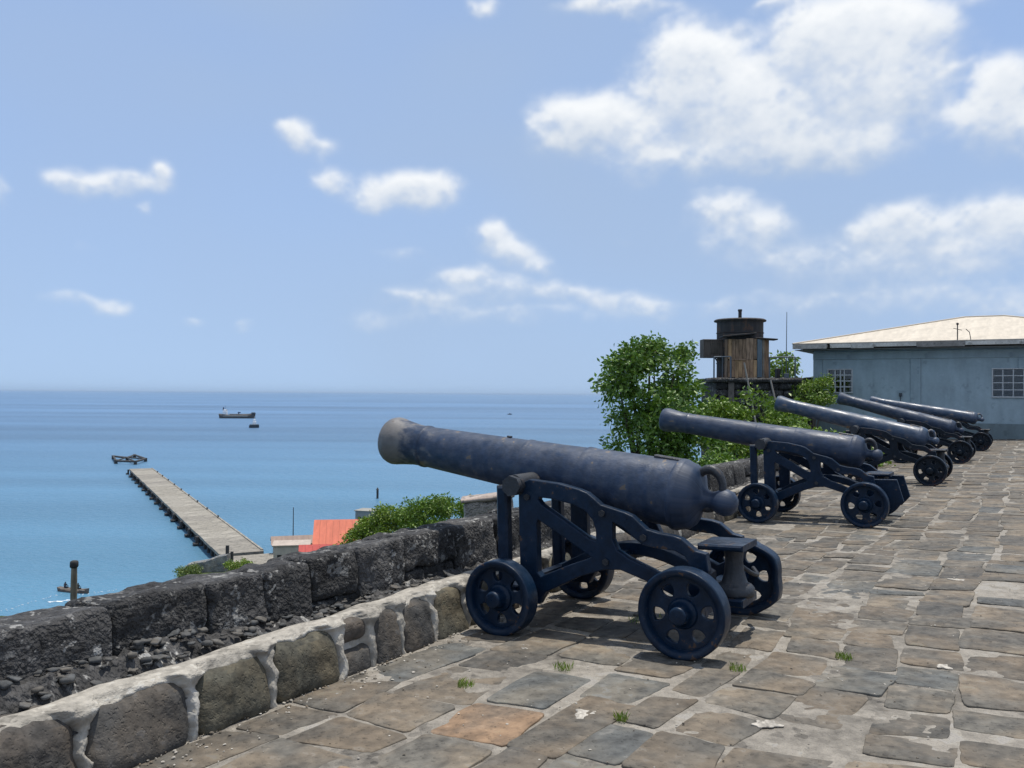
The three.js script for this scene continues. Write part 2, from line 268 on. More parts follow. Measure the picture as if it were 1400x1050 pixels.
// ---------------------------------------------------------------- terrace: mortar bed and paving slabs
const fortMesh = (name, geo, m, parent = scene) => { const o = put(name, geo, m, parent); if (parent === scene) o.rotation.y = TH; return o; };
{
  const pave = base('pavement', new THREE.Vector3(), TH); tag(pave, 'terrace of worn basalt slabs set in pale mortar', null, null, 'structure');
  const sheet = (u0, u1, n0, n1, st, drop) => {
    const nu = Math.round((u1 - u0) / st), nn = Math.round((n1 - n0) / st), P = [], UV = [], I = [];
    for (let j = 0; j <= nu; j++) for (let i = 0; i <= nn; i++) {
      const u = u0 + (u1 - u0) * j / nu, n = n0 + (n1 - n0) * i / nn;
      const h = fbm(u * 3.1, n * 3.1, 1.1, 3) * .0085 - .0008 + fbm(u * 17, n * 17, 4.4, 2) * .0035;
      P.push(n, ground(n) + h - drop, u); UV.push(n, u);
    }
    for (let j = 0; j < nu; j++) for (let i = 0; i < nn; i++) { const a = j * (nn + 1) + i; I.push(a, a + nn + 1, a + 1, a + 1, a + nn + 1, a + nn + 2); }
    const g = new THREE.BufferGeometry(); g.setAttribute('position', new THREE.Float32BufferAttribute(P, 3)); g.setAttribute('uv', new THREE.Float32BufferAttribute(UV, 2)); g.setIndex(I); g.computeVertexNormals(); return g;
  };
  put('mortar_bed', sheet(1, 10, -1.2, 3.6, .022, 0), mortarM, pave);
  put('mortar_bed', mergeGeometries([sheet(10.01, 37.6, -1.2, 3.6, .06, 0), sheet(-3, 37.6, -9, -1.21, .12, .003), sheet(-3, .99, -1.2, 3.6, .12, .003)]), mortarM, pave);
  // slabs in courses that run along the parapet
  reseed(4242);
  const stones = [];
  let n = 3.36; const rows = [];
  while (n > -8.6) { const w = rr(.28, .46); rows.push([n - w, n]); n -= w; }
  for (let i = 1; i < rows.length; i++) { const j = rr(-.03, .03); rows[i][1] += j; rows[i - 1][0] = rows[i][1]; }
  const warp = (u, v) => [u + fbm(u * .8, v * .8, 9.1, 2) * .13, v + fbm(u * .55, v * .9, 5.7, 2) * .14];
  for (const [n0, n1] of rows) {
    let u = -2.5 + rnd() * .4;
    while (u < 37.2) {
      const L = rr(.25, .62) * (rnd() < .14 ? 1.35 : 1), split = (n1 - n0) > .40 && rnd() < .16;
      const cells = split ? [[n0, (n0 + n1) / 2], [(n0 + n1) / 2, n1]] : [[n0, n1]];
      for (const [a, b] of cells) {
        const g = () => rr(.002, .010) + (rnd() < .24 ? rr(.01, .06) : 0), q = [g(), g(), g(), g()];
        const hue = rnd(), skip = rnd() < .035;
        const c = [[u + q[0], a + q[1]], [u + L - q[2], a + q[1]], [u + L - q[2], b - q[3]], [u + q[0], b - q[3]]].map(([x, y]) => [x + rr(-.045, .045), y + rr(-.032, .032)]);
        if (!skip && !(b > 3.33 && u < 0)) stones.push({ c, hue, s: rnd() });
      }
      u += L;
    }
  }
  const slab = ({ c, s }) => {
    const out = [], R = .06;
    for (let k = 0; k < 4; k++) {
      const p = c[k], q = c[(k + 1) % 4];
      for (const t of [R * .35, R, .22, .36, .5, .64, .78, 1 - R, 1 - R * .35]) {
        let x = mix(p[0], q[0], t), y = mix(p[1], q[1], t);
        const cut = t < R || t > 1 - R ? .009 : 0, mx = (c[0][0] + c[2][0]) / 2, my = (c[0][1] + c[2][1]) / 2, l = Math.hypot(x - mx, y - my);
        const k2 = 1 - cut / l + fbm(x * 7, y * 7, s * 31, 3) * .105 + vn(x * 34, y * 34, s * 9) * .022; x = mx + (x - mx) * k2; y = my + (y - my) * k2;
        out.push(warp(x, y));
      }
    }
    const N = out.length, mx = out.reduce((t, p) => t + p[0], 0) / N, my = out.reduce((t, p) => t + p[1], 0) / N;
    const h0 = .0048 + (s - .5) * .010, tx = (fbm(mx * 5, my * 5, 3, 1)) * .022, ty = fbm(mx * 5 + 9, my * 5, 3, 1) * .022, P = [], I = [];
    const ring = (k, y, rough = 0) => out.forEach(([u, v]) => { const uu = mix(mx, u, k), vv = mix(my, v, k); P.push(vv, ground(vv) + y + (uu - mx) * tx + (vv - my) * ty + rough * fbm(uu * 8, vv * 8, s * 17, 2), uu); });
    ring(1.0, -.03); ring(1.0, h0 - .005); ring(.975, h0, .004); ring(.6, h0 + .0015, .006); P.push(my, ground(my) + h0 + .002, mx);
    for (let r = 0; r < 3; r++) for (let k = 0; k < N; k++) { const a = r * N + k, b = r * N + (k + 1) % N; I.push(a, a + N, b, b, a + N, b + N); }
    for (let k = 0; k < N; k++) I.push(3 * N + k, 4 * N, 3 * N + (k + 1) % N);
    const g = new THREE.BufferGeometry(); g.setAttribute('position', new THREE.Float32BufferAttribute(P, 3)); g.setIndex(I); g.computeVertexNormals();
    const uv = []; for (let i = 0; i < P.length; i += 3) uv.push(P[i] + s * 7, P[i + 2] + s * 13); g.setAttribute('uv', new THREE.Float32BufferAttribute(uv, 2));
    g.userData.c = [mx, my]; return g;
  };
  const list = stones.map((st) => {
    const g = slab(st), [u, v] = g.userData.c, wx = u * SA - v * CA, d = u * CA + v * SA;
    const inView = d > 2.5 && Math.abs(wx / d) < .64;
    let m = st.hue < .2 ? 0 : st.hue < .42 ? 1 : st.hue < .58 ? 2 : st.hue < .70 ? 3 : st.hue < .76 ? 4 : st.hue < .88 ? 9 : st.hue < .955 ? 5 : 7;
    const near = (cu, cn, r) => Math.hypot(u - cu, v - cn) < r;
    if (near(2.95, 2.55, .30) || near(3.55, 2.45, .26)) m = st.hue < .5 ? 6 : 8;
    if (near(4.15, 2.45, .25) || near(4.5, 1.75, .3) || near(5.3, .75, .3) || near(7.8, 1.1, .3) || near(8.5, .75, .3)) m = 4;
    return { g, m, size: inView ? 1 / (d * d * d) : 0 };
  }).sort((a, b) => b.size - a.size);
  list.slice(0, 300).forEach(({ g, m }) => put('slab', g, slabM[m], pave));
  slabM.forEach((m, i) => { const r = list.slice(300).filter((s) => s.m === i).map((s) => s.g); if (r.length) put('slabs_beyond', mergeGeometries(r), m, pave).userData.kind = 'stuff'; });
  reseed(55); for (const [u, v, a] of [[5.62, .42, .04], [4.25, 1.08, .05], [4.9, 2.78, .02], [3.98, 1.9, .06], [8.35, .5, .05]]) put('mortar_splash', rock(a * rr(1.2, 2), .009, a * rr(1.6, 2.8), u, { seg: 160, r: .004, amp: .003, freq: 22, shape: (v) => { const q = Math.atan2(v.z, v.x), m = 1 + .6 * vn(Math.cos(q) * 2.2 + u, Math.sin(q) * 2.2, u * 3); v.x *= m; v.z *= m; } }).rotateY(rnd() * 3).translate(v, ground(v) + .0045, u), splashM, pave);
  { const grit = [[], []]; for (let i = 0; i < 1500; i++) { const foot = rnd() < .55, u = 1.5 + 9 * Math.pow(rnd(), 1.4), v = foot ? 3.43 - Math.abs(rr(0, 1) * rr(0, .35)) : rr(0, 3.3), a = rr(.0025, foot ? .009 : .006); grit[i & 1].push(new THREE.IcosahedronGeometry(a, 0).scale(rr(.8, 1.6), rr(.4, .8), rr(.8, 1.6)).rotateY(rnd() * 6).translate(v, ground(v) + .009, u)); }
    grit.forEach((g, k) => { put('grit', boxUV(mergeGeometries(g)), k ? splashM : slabM[2], pave).userData.kind = 'stuff'; }); }
  // the body of the rampart beneath
  const ram = merge([bx(13.0, 9, 90, -2.2, -4.55, 40).translate(0, -.32, 0)]);
  tag(fortMesh('rampart', boxUV(ram, .4), lavaM[2]), 'mass of the fort rampart under the terrace', null, null, 'structure');
}

// ---------------------------------------------------------------- rock blocks for parapet and kerb
function rock(w, h, d, seed, { seg = 10, r = .05, amp = .02, freq = 5, shape } = {}) {       // X = n, Y up, Z = u ; rounded and eroded
  const s = (v) => Math.max(2, Math.min(34, Math.round(v * seg)));
  const g = new THREE.BoxGeometry(w, h, d, s(w), s(h), s(d)), p = g.attributes.position, v = new THREE.Vector3(), q = new THREE.Vector3();
  r = Math.min(r, w * .45, h * .45, d * .45);
  for (let i = 0; i < p.count; i++) {
    v.fromBufferAttribute(p, i); q.set(clamp(v.x, -w / 2 + r, w / 2 - r), clamp(v.y, -h / 2 + r, h / 2 - r), clamp(v.z, -d / 2 + r, d / 2 - r));
    const dir = v.clone().sub(q), l = dir.length(); if (l > 0) { dir.multiplyScalar(1 / l); v.copy(q).addScaledVector(dir, r); }
    const a = amp * (fbm(v.x * freq + seed * 7.3, v.y * freq + seed * 3.1, v.z * freq + seed, 4));
    v.addScaledVector(l > 0 ? dir : q.set(0, 1, 0), a);
    if (shape) shape(v);
    p.setXYZ(i, v.x, v.y, v.z);
  }
  return smooth(g, 1, seed * .37);
}
{
  // parapet: a low wall of dark lava blocks with a smoother coping
  reseed(91);
  const wall = base('parapet_wall', new THREE.Vector3(), TH); tag(wall, 'low parapet wall of black lava blocks with grey lichen along the terrace edge', 'wall');
  const joints = [0.2, 1.0, 1.62, 2.06, 2.72, 3.30, 3.72, 4.10, 4.55, 5.05];
  let u = 5.05; while (u < 36.5) { u += rr(.42, .8); joints.push(u); }
  put('core', boxUV(bx(.30, .93, 36.4, 4.11, .0, 18.4), 1), lavaM[0], wall);
  for (let i = 0; i < joints.length - 1; i++) {
    const a = joints[i], b = joints[i + 1], L = b - a, near = a < 7, mid = a < 13, sg = near ? 34 : mid ? 16 : 8, sd = i + 1;
    const y1 = .555 + rr(-.012, .010), lean = rr(-.015, .02);
    const one = rnd() < .55 || near && (i === 4 || i === 3);
    const g0 = ground(3.9), lower = one ? g0 + .16 : g0 + .16, split = g0 + .16 + (y1 - g0 - .16) * rr(.35, .5);
    const blk = (ya, yb, ua, ub, s, dn = 0, dp = .2) => put('block', rock(dp, yb - ya - .008, ub - ua - .006, s, { seg: sg, r: rr(.03, .055), amp: near ? (a < 2.7 ? .020 : .036) : .035, freq: 7, shape: (v) => { v.x += (v.y) * .10; v.y -= Math.max(0, v.x + dp / 2 - .06) * .11 * (v.y > 0 ? 1 : 0); } }).translate(3.845 + dp / 2 + lean + dn, (ya + yb) / 2, (ua + ub) / 2), lavaM[Math.floor(rnd() * 3)], wall);
    if (one) blk(lower, y1, a, b, sd, 0, .42); else { const m = mix(a, b, rr(.35, .65)); blk(split, y1, a, b, sd, 0, .42); blk(lower, split, a, m, sd + .31, -.02); blk(lower, split, m, b, sd + .63, .01); }
  }
  // rubble-strewn ledge between parapet and kerb
  const P = [], UV = [], I = [], u0 = .2, u1 = 36.5, st = .016, stF = .06;
  const us = []; for (let x = u0; x < u1; x += x < 8 ? st : stF) us.push(x);
  const nn = 26;
  for (const x of us) for (let i = 0; i <= nn; i++) {
    const n = 3.46 + i / nn * .54, e = i / nn, rub = Math.abs(fbm(x * 9, n * 11, 2.5, 3)), chip = Math.max(0, vn(x * 26, n * 26, 8.8));
    P.push(n, .185 + (.095 * sstep(4.2, 3.0, x) + .03) * sstep(.30, .62, e) + rub * .065 * sstep(.2, .45, e) + chip * .026 + fbm(x * 1.5, 3, 0, 2) * .03 - (e < .12 ? .03 : 0), x); UV.push(n, x);
  }
  for (let j = 0; j < us.length - 1; j++) for (let i = 0; i < nn; i++) { const a = j * (nn + 1) + i; I.push(a, a + nn + 1, a + 1, a + 1, a + nn + 1, a + nn + 2); }
  const g = new THREE.BufferGeometry(); g.setAttribute('position', new THREE.Float32BufferAttribute(P, 3)); g.setAttribute('uv', new THREE.Float32BufferAttribute(UV, 2)); g.setIndex(I); g.computeVertexNormals();
  put('rubble_ledge', g, lavaM[2], wall);
  const chips = []; for (let i = 0; i < 190; i++) { const a = rr(.012, .034), x = 1.4 + 4.2 * Math.pow(rnd(), 1.2), q = rr(3.66, 3.84); chips.push(rock(a * rr(1, 2), a * rr(.35, .7), a * rr(1, 2.2), i, { seg: 90, r: a * .08, amp: a * .7, freq: 26 }).rotateX(rr(-.4, .4)).rotateY(rnd() * 6).translate(q, .235 + .095 * sstep(4.2, 3.0, x) * sstep(3.62, 3.8, q) + rr(-.01, .02), x)); }
  put('rubble_chips', mergeGeometries(chips), mat(.13, .127, .122, { map: rep(slabMap, 1.5), roughness: .95 }), wall).userData.kind = 'stuff';
}
{
  // kerb: loaf-shaped stones bedded in pale mortar
  reseed(333);
  const kerb = base('stone_kerb', new THREE.Vector3(), TH); tag(kerb, 'kerb of rounded brown stones joined by whitish mortar at the foot of the parapet', 'kerb');
  const g0 = ground(3.42);
  const prof = (t) => {                                   // t 0..1 from the foot of the face over the top to the back
    const pts = [[3.455, -.06], [3.465, .08], [3.49, .19], [3.52, .265], [3.555, .305], [3.595, .318], [3.64, .310], [3.68, .25]];
    const f = t * (pts.length - 1), i = Math.min(pts.length - 2, Math.floor(f)), k = f - i; return [mix(pts[i][0], pts[i + 1][0], k), mix(pts[i][1], pts[i + 1][1], k)];
  };
  const J = [.3, .95, 1.62, 2.30, 2.86, 3.37, 3.90, 4.19, 4.47, 4.82, 5.22]; { let u = 5.22; while (u < 36) { u += rr(.36, .7); J.push(u); } }
  const P = [], UV = [], I = [], us = []; for (let x = .2; x < 36.5; x += x < 7.5 ? .011 : .05) us.push(x); const nt = 54;
  for (const x of us) for (let i = 0; i <= nt; i++) {
    const t = i / nt, [n, y] = prof(t), e = fbm(x * 4, t * 6, 6.1, 3) * .022 + fbm(x * 22, t * 30, 2.1, 2) * .004;
    const hf = clamp(t / .52), xw = x + fbm(x * 6, t * 9, 3.3, 3) * .05; let dj = 9; for (const j of J) { const q = Math.abs(j - xw); if (q < dj) dj = q; }
    const wid = .034 + .085 * hf * hf * hf, cover = sstep(wid, wid * .45, dj) * .052 * (1 - sstep(.5, .8, t)) + sstep(.72, .95, hf + fbm(x * 7, 4, 0, 3) * .22) * .034 * (1 - sstep(.62, .85, t));
    P.push(n - e * (1 - t) - cover, g0 + y + cover * .25 + e * t * 1.1 + fbm(x * .8, 1, 0, 2) * .012, x); UV.push(t * .5, x);
  }
  for (let j = 0; j < us.length - 1; j++) for (let i = 0; i < nt; i++) { const a = j * (nt + 1) + i; I.push(a, a + nt + 1, a + 1, a + 1, a + nt + 1, a + nt + 2); }
  const g = new THREE.BufferGeometry(); g.setAttribute('position', new THREE.Float32BufferAttribute(P, 3)); g.setAttribute('uv', new THREE.Float32BufferAttribute(UV, 2)); g.setIndex(I); g.computeVertexNormals();
  put('mortar', g, whiteMortarM, kerb);
  for (let i = 0; i < J.length - 1; i++) {
    const a = J[i], b = J[i + 1], gap = rr(.004, .010), L = b - a - gap * 2, near = a < 7, hh = .335 + rr(-.02, .012), short = i === 6;
    const gg = rock(.27, short ? .17 : hh, L, i + 40, { seg: near ? 40 : 14, r: L < .4 ? .062 : .085, amp: .03, freq: 6, shape: (v) => { v.x += (v.y + .1) * .26; } });
    put('stone', gg.translate(3.528, g0 + (short ? .06 : .130), (a + b) / 2), kerbM[i === 4 || i === 9 ? 2 : Math.floor(rnd() * 4)], kerb);
    if (short) put('stone', rock(.18, .13, L * .9, i + 80, { seg: 40, r: .05, amp: .02, freq: 7 }).translate(3.545, g0 + .235, (a + b) / 2), kerbM[0], kerb);
  }
}

// ---------------------------------------------------------------- cannons
paintM = phys(paintM0, .5);
const blackPaintM = phys(mat(1.2, .68, .52, { map: rep(coatMap, .8), bumpMap: rep(paintBump, 1.5), bumpScale: .0015, roughnessMap: rep(paintRough, 1.1), roughness: .80 }), .5);
function wheelParts(R, parent, x, y, z, out, flat, o2) {      // out = +1/-1 : which way (local Z) the outer face looks
  const w = .135, ri = R - .036;
  const rim = lathe([[ri - .012, -w / 2], [R - .010, -w / 2], [R, -w / 2 + .010], [R, w / 2 - .010], [R - .010, w / 2], [ri - .012, w / 2], [ri - .02, 0], [ri - .012, -w / 2]], 56).rotateX(Math.PI / 2);
  if (flat) { const p = rim.attributes.position; for (let i = 0; i < p.count; i++) { const X = p.getX(i), Y = p.getY(i), r = Math.hypot(X, Y), a = Math.atan2(Y, -X) / (Math.PI / 3), f = Math.abs(((a % 1) + 1) % 1 - .5); if (Y > -.1 && X < .06) { const k = mix(1.09, .985, clamp((.5 - f) * 2.2)); p.setXY(i, X * k, Y * k); } } }
  const m = put('wheel', boxUV(smooth(rim), 1), o2.paint, parent); m.position.set(x, y, z);
  const s = new THREE.Shape(); s.absarc(0, 0, ri, 0, Math.PI * 2);
  for (let k = 0; k < 6; k++) {
    const a = k * Math.PI / 3 + .45, h = new THREE.Path(), r0 = R * .40, r1 = R * .70, pt = (r, da) => [Math.cos(a + da) * r, Math.sin(a + da) * r];
    h.moveTo(...pt(r0, 0)); h.bezierCurveTo(...pt(r0 * 1.05, .26), ...pt(r1 * .85, .34), ...pt(r1, .22)); h.quadraticCurveTo(...pt(r1 * 1.07, 0), ...pt(r1, -.22)); h.bezierCurveTo(...pt(r1 * .85, -.34), ...pt(r0 * 1.05, -.26), ...pt(r0, 0)); s.holes.push(h);
  }
  const web = new THREE.ExtrudeGeometry(s, { depth: .026, bevelEnabled: true, bevelSize: .006, bevelThickness: .007, bevelSegments: 2, curveSegments: 18 }).translate(0, 0, -.013);
  put('web', boxUV(web, 1), o2.paint, m);
  const hub = merge([lathe([[0, .128], [.040, .127], [.053, .119], [.057, .105], [.059, .045], [.084, .036], [.096, .020], [.096, -.02], [0, -.02]], 28).rotateX(Math.PI / 2 * 1)]);
  if (out < 0) hub.rotateY(Math.PI);
  put('hub', boxUV(hub, 1), o2.paint, m);
  return m;
}
function cheekShape() {
  const s = new THREE.Shape(), pts = [[1.255, 1.00], [1.17, 1.035], [.95, 1.012], [.79, .975], [.735, .955], [.68, .915], [.635, .878], [.56, .858], [.46, .832], [.41, .812], [.36, .768], [.315, .73], [.23, .71], [.13, .698], [.08, .684], [.035, .648], [-.01, .612], [-.075, .598], [-.088, .50], [-.055, .40], [-.06, .21], [.08, .21], [.13, .33], [.30, .405], [.50, .470], [.62, .462], [.80, .405], [1.07, .275], [1.12, .19], [1.255, .19]];
  pts.forEach(([x, y], i) => i ? s.lineTo(x, y) : s.moveTo(x, y)); s.closePath();
  const hole = (h) => { const p = new THREE.Path(); h.forEach(([x, y], i) => i ? p.lineTo(x, y) : p.moveTo(x, y)); p.closePath(); s.holes.push(p); };
  hole([[1.105, .928], [1.0, .92], [.83, .885], [.74, .845], [.69, .79], [.665, .72], [.665, .635], [.72, .645], [.9, .755], [1.085, .865], [1.115, .90]]);
  hole([[1.115, .775], [.98, .70], [.74, .56], [.70, .532], [.74, .51], [.9, .452], [1.10, .365], [1.13, .40], [1.13, .74]]);
  hole([[.555, .785], [.47, .748], [.40, .688], [.34, .645], [.26, .63], [.12, .618], [.05, .585], [.02, .52], [.03, .42], [.10, .385], [.28, .472], [.44, .535], [.525, .585], [.56, .66]]);
  return s;
}
const barrelMap = tex(2048, (u, v) => {                   // u along the piece (0 breech .. 1 muzzle), v round it
  const a = pfbm(u * 2, v, 4, 5, 401), b = pfbm(u * 2, v, 24, 4, 411), r = pfbm(u * 2, v, 40, 2, 421), st = pfbm(u * 6, v, 8, 3, 431);
  const k = .85 + a * .28 + b * .25 + r * .18; let c = [.0125 * k, .0340 * k, .0790 * k];
  const worn = sstep(.42, .9, clamp((u - .72) * 4.2) * 1.05 + a * .55 + b * .3), w2 = clamp(.30 + a * .22 + b * .42 + st * .40, .03, .75) * .46, w = Math.max(worn * 1.1, w2);
  const dust = [.165 + b * .05, .152 + b * .045, .136 + b * .04]; c = c.map((x, i) => mix(x, dust[i], w * .75));
  if (b + st * .5 > .62) c = [.13, .10, .08];
  return c;
}, true, 512);
const barrelM = new THREE.MeshStandardMaterial({ map: barrelMap, roughness: 1, roughnessMap: rep(paintRough, 2), bumpMap: rep(paintBump, 3), bumpScale: .0012 });
const greyBarrelM = new THREE.MeshStandardMaterial({ map: barrelMap, color: new THREE.Color().setRGB(1.9, 1.7, 1.45), roughness: .85, roughnessMap: rep(paintRough, 2), bumpMap: rep(paintBump, 3), bumpScale: .0012 });
function barrelGeo(k, L, um) {
  const z = (s) => s / 2.55 * L;
  const pr = [[.0, -.375], [.045, -.368], [.078, -.340], [.092, -.295], [.086, -.250], [.064, -.215], [.058, -.175], [.078, -.148], [.105, -.133], [.145, -.118], [.198, -.098], [.224, -.066], [.240, -.012], [.246, .0], [.250, .012], [.250, .040], [.243, .052], [.235, .060], [.233, .13], [.2265, .44], [.219, .70], [.2225, .708], [.2225, .742], [.214, .752], [.205, .98], [.199, 1.20], [.202, 1.208], [.202, 1.235], [.195, 1.245], [.183, 1.6], [.169, 2.02], [.164, 2.16], [.172, 2.166], [.172, 2.19], [.164, 2.198], [.168, 2.28], [.182, 2.38], [.196, 2.455], [.199, 2.485], [.194, 2.508], [.186, 2.515], [.186, 2.53], [.172, 2.55], [.085, 2.55], [.078, 2.54], [.078, 2.05], [0, 2.04]];
  const g = new THREE.LatheGeometry(pr.map(([r, s]) => new THREE.Vector2(r * k, s < 0 ? s * k : z(s))), 64);
  const uv = g.attributes.uv, p = g.attributes.position; for (let i = 0; i < uv.count; i++) { const v = uv.getX(i); uv.setXY(i, clamp(p.getY(i) / L, 0, 1) * .985 * um + .006, v); }
  return g.rotateZ(-Math.PI / 2);                          // axis along +X, breech at 0
}
const bolt = new THREE.CylinderGeometry(.021, .024, .018, 6).rotateX(Math.PI / 2);
function cannon(u, n, o) {
  o.paint ??= paintM;
  const c = base('cannon', W3(u, n, ground(n)), TH); c.rotation.z = -Math.atan(K);
  const hc = .40, tk = .07, wo = .635, RR = .275, RF = .255;
  // cheeks
  const cs = cheekShape(), cg = new THREE.ExtrudeGeometry(cs, { depth: tk - .016, bevelEnabled: true, bevelSize: .008, bevelThickness: .008, bevelSegments: 2, curveSegments: 4 });
  for (const s of [-1, 1]) put('cheek', boxUV(cg.clone().translate(0, 0, s * hc - (tk - .016) / 2), 1), o.paint, c);
  for (const s of [-1, 1]) {
    put('front_post', boxUV(bbx(.085, .78, .085, 1.395, .60, s * (hc + .01), .014)), o.paint, c);
    put('trunnion_cap', boxUV(merge([new THREE.CylinderGeometry(.074, .074, .09, 7).rotateX(Math.PI / 2).rotateZ(.3).translate(1.275, 1.0, s * (hc + .075)), bbx(.20, .05, .085, 1.34, .97, s * (hc + .002), .012)])), ironM, c);
  }
  for (const s of [-1, 1]) for (const [a, y] of [[1.19, .92], [1.19, .34], [.60, .51], [.62, .83], [.02, .30], [.33, .685]]) put('bolt', bolt.clone().translate(a, y, s * (hc + tk / 2 + .006)), ironM, c);
  // axles and cross members
  put('axle', boxUV(merge([new THREE.CylinderGeometry(.058, .058, 1.30, 18).rotateX(Math.PI / 2).translate(1.30, RF, 0), bbx(.13, .12, 1.02, 1.30, RF, 0, .012)])), o.paint, c);
  put('axle', boxUV(merge([new THREE.CylinderGeometry(.058, .058, 1.30, 18).rotateX(Math.PI / 2).translate(0, RR, 0), bbx(.13, .12, 1.02, 0, RR, 0, .012)])), o.paint, c);
  put('transom', boxUV(merge([bbx(.07, .08, .74, 1.19, .33, 0, .01), bbx(.07, .07, .74, .60, .505, 0, .01)])), o.paint, c);
  { // arched bed that carries the elevating gear
    const pts = []; for (let i = 0; i <= 14; i++) { const t = i / 14; pts.push([mix(1.12, .02, t), .34 + Math.sin(t * Math.PI * .92 + .1) * .205]); }
    const s = new THREE.Shape(); pts.forEach(([x, y], i) => i ? s.lineTo(x, y + .035) : s.moveTo(x, y + .035)); pts.slice().reverse().forEach(([x, y]) => s.lineTo(x, y - .035)); s.closePath();
    put('bed', boxUV(new THREE.ExtrudeGeometry(s, { depth: .14, bevelEnabled: true, bevelSize: .006, bevelThickness: .006, bevelSegments: 1 }).translate(0, 0, -.07)), o.paint, c);
  }
  put('stool_plate', boxUV(bbx(.30, .04, .36, -.09, .605, 0, .012)), o.paint, c);
  put('elevating_column', boxUV(merge([lathe([[0, .27], [.125, .27], [.13, .285], [.128, .325], [.11, .345], [.085, .36], [.066, .42], [.058, .50], [.066, .57], [.075, .594], [0, .594]], 24).translate(-.13, 0, 0)])), ironM, c);
  put('column_foot', boxUV(bbx(.42, .05, .34, -.02, .262 - .012, 0, .01)), o.paint, c);
  // wheels
  for (const s of [-1, 1]) { wheelParts(RF, c, 1.30, RF, s * wo, s, false, o); const wl = wheelParts(RR, c, 0, RR, s * wo, s, o.flat && s > 0, o); wl.rotation.z = .5; }
  for (const s of [-1, 1]) for (const [a, r] of [[1.30, RF], [0, RR]]) put('linchpin', bar([a, r - .05, s * (wo + .112)], [a, r + .05, s * (wo + .112)], .008), ironM, c);
  if (o.plates) for (const s of [-1, 1]) { const q = new THREE.Shape(); [[.02, .56], [-.33, .56], [-.40, .30], [-.30, .19], [.02, .19]].forEach(([x, y], i) => i ? q.lineTo(x, y) : q.moveTo(x, y)); put('tail_plate', boxUV(new THREE.ExtrudeGeometry(q, { depth: .035, bevelEnabled: true, bevelSize: .006, bevelThickness: .006, bevelSegments: 1 }).translate(0, 0, s * (hc - .07) - .02)), o.paint, c); }
  if (!o.plates) put('handle', boxUV(new THREE.TubeGeometry(new THREE.CatmullRomCurve3([[-.14, .47, .06], [-.19, .40, .16], [-.20, .36, .30], [-.14, .38, .42]].map((p) => new THREE.Vector3(...p))), 20, .016, 8)), ironM, c);
  // barrel
  const b = put('barrel', barrelGeo(o.k, o.L, o.flat ? 1 : .70), o.grey ? greyBarrelM : barrelM, c); b.position.set(o.x, o.y, 0); b.rotation.z = o.el;
  const sTr = (1.245 - o.x) / Math.cos(o.el);
  put('trunnion', boxUV(new THREE.CylinderGeometry(.072, .072, .94, 24).rotateX(Math.PI / 2).translate(sTr + .02, -(o.y + Math.sin(o.el) * sTr - 1.0), 0)), ironM, b);
  put('breeching_loop', boxUV(new THREE.TorusGeometry(.098 * o.k, .025 * o.k, 14, 30).scale(1.0, 1.35, 1.4).translate(-.165 * o.k, .075 * o.k, 0)), o.grey ? greyBarrelM : ironM, b);
  put('vent_patch', boxUV(bbx(.20, .022, .07, .14, .236 * o.k, 0, .006)), ironM, b);
  put('muzzle_sight', boxUV(bbx(.035, .012, .03, 1.42 / 2.55 * o.L, .192 * o.k + .004, 0, .003)), ironM, b);
  return c;
}
const S = K;
const gunRow = 'old cannons in a row along the parapet';
tag(cannon(5.785, 1.80, { x: .20, y: .922, el: .150, k: .985, L: 2.56, flat: true }), 'largest nearest navy blue cannon with thick barrel and brown-worn muzzle', 'cannon', gunRow);
tag(cannon(12.03, 1.71, { x: .18, y: .885, el: .172, k: .86, L: 2.66, plates: true }), 'second navy cannon from the camera, in front of the big green tree', 'cannon', gunRow);
tag(cannon(17.85, 1.50, { x: .18, y: .835, el: .262, k: .80, L: 2.72, grey: true, paint: blackPaintM }), 'third cannon, grey blue, muzzle raised towards the stone tower', 'cannon', gunRow);
tag(cannon(24.0, 1.40, { x: .22, y: .83, el: .30, k: .80, L: 2.72, paint: blackPaintM }), 'fourth cannon, its muzzle in front of the small window of the grey building', 'cannon', gunRow);
tag(cannon(29.6, 1.20, { x: .18, y: .95, el: .205, k: .74, L: 2.95, grey: true, paint: blackPaintM }), 'farthest cannon of the row, slim with a faded grey barrel', 'cannon', gunRow);

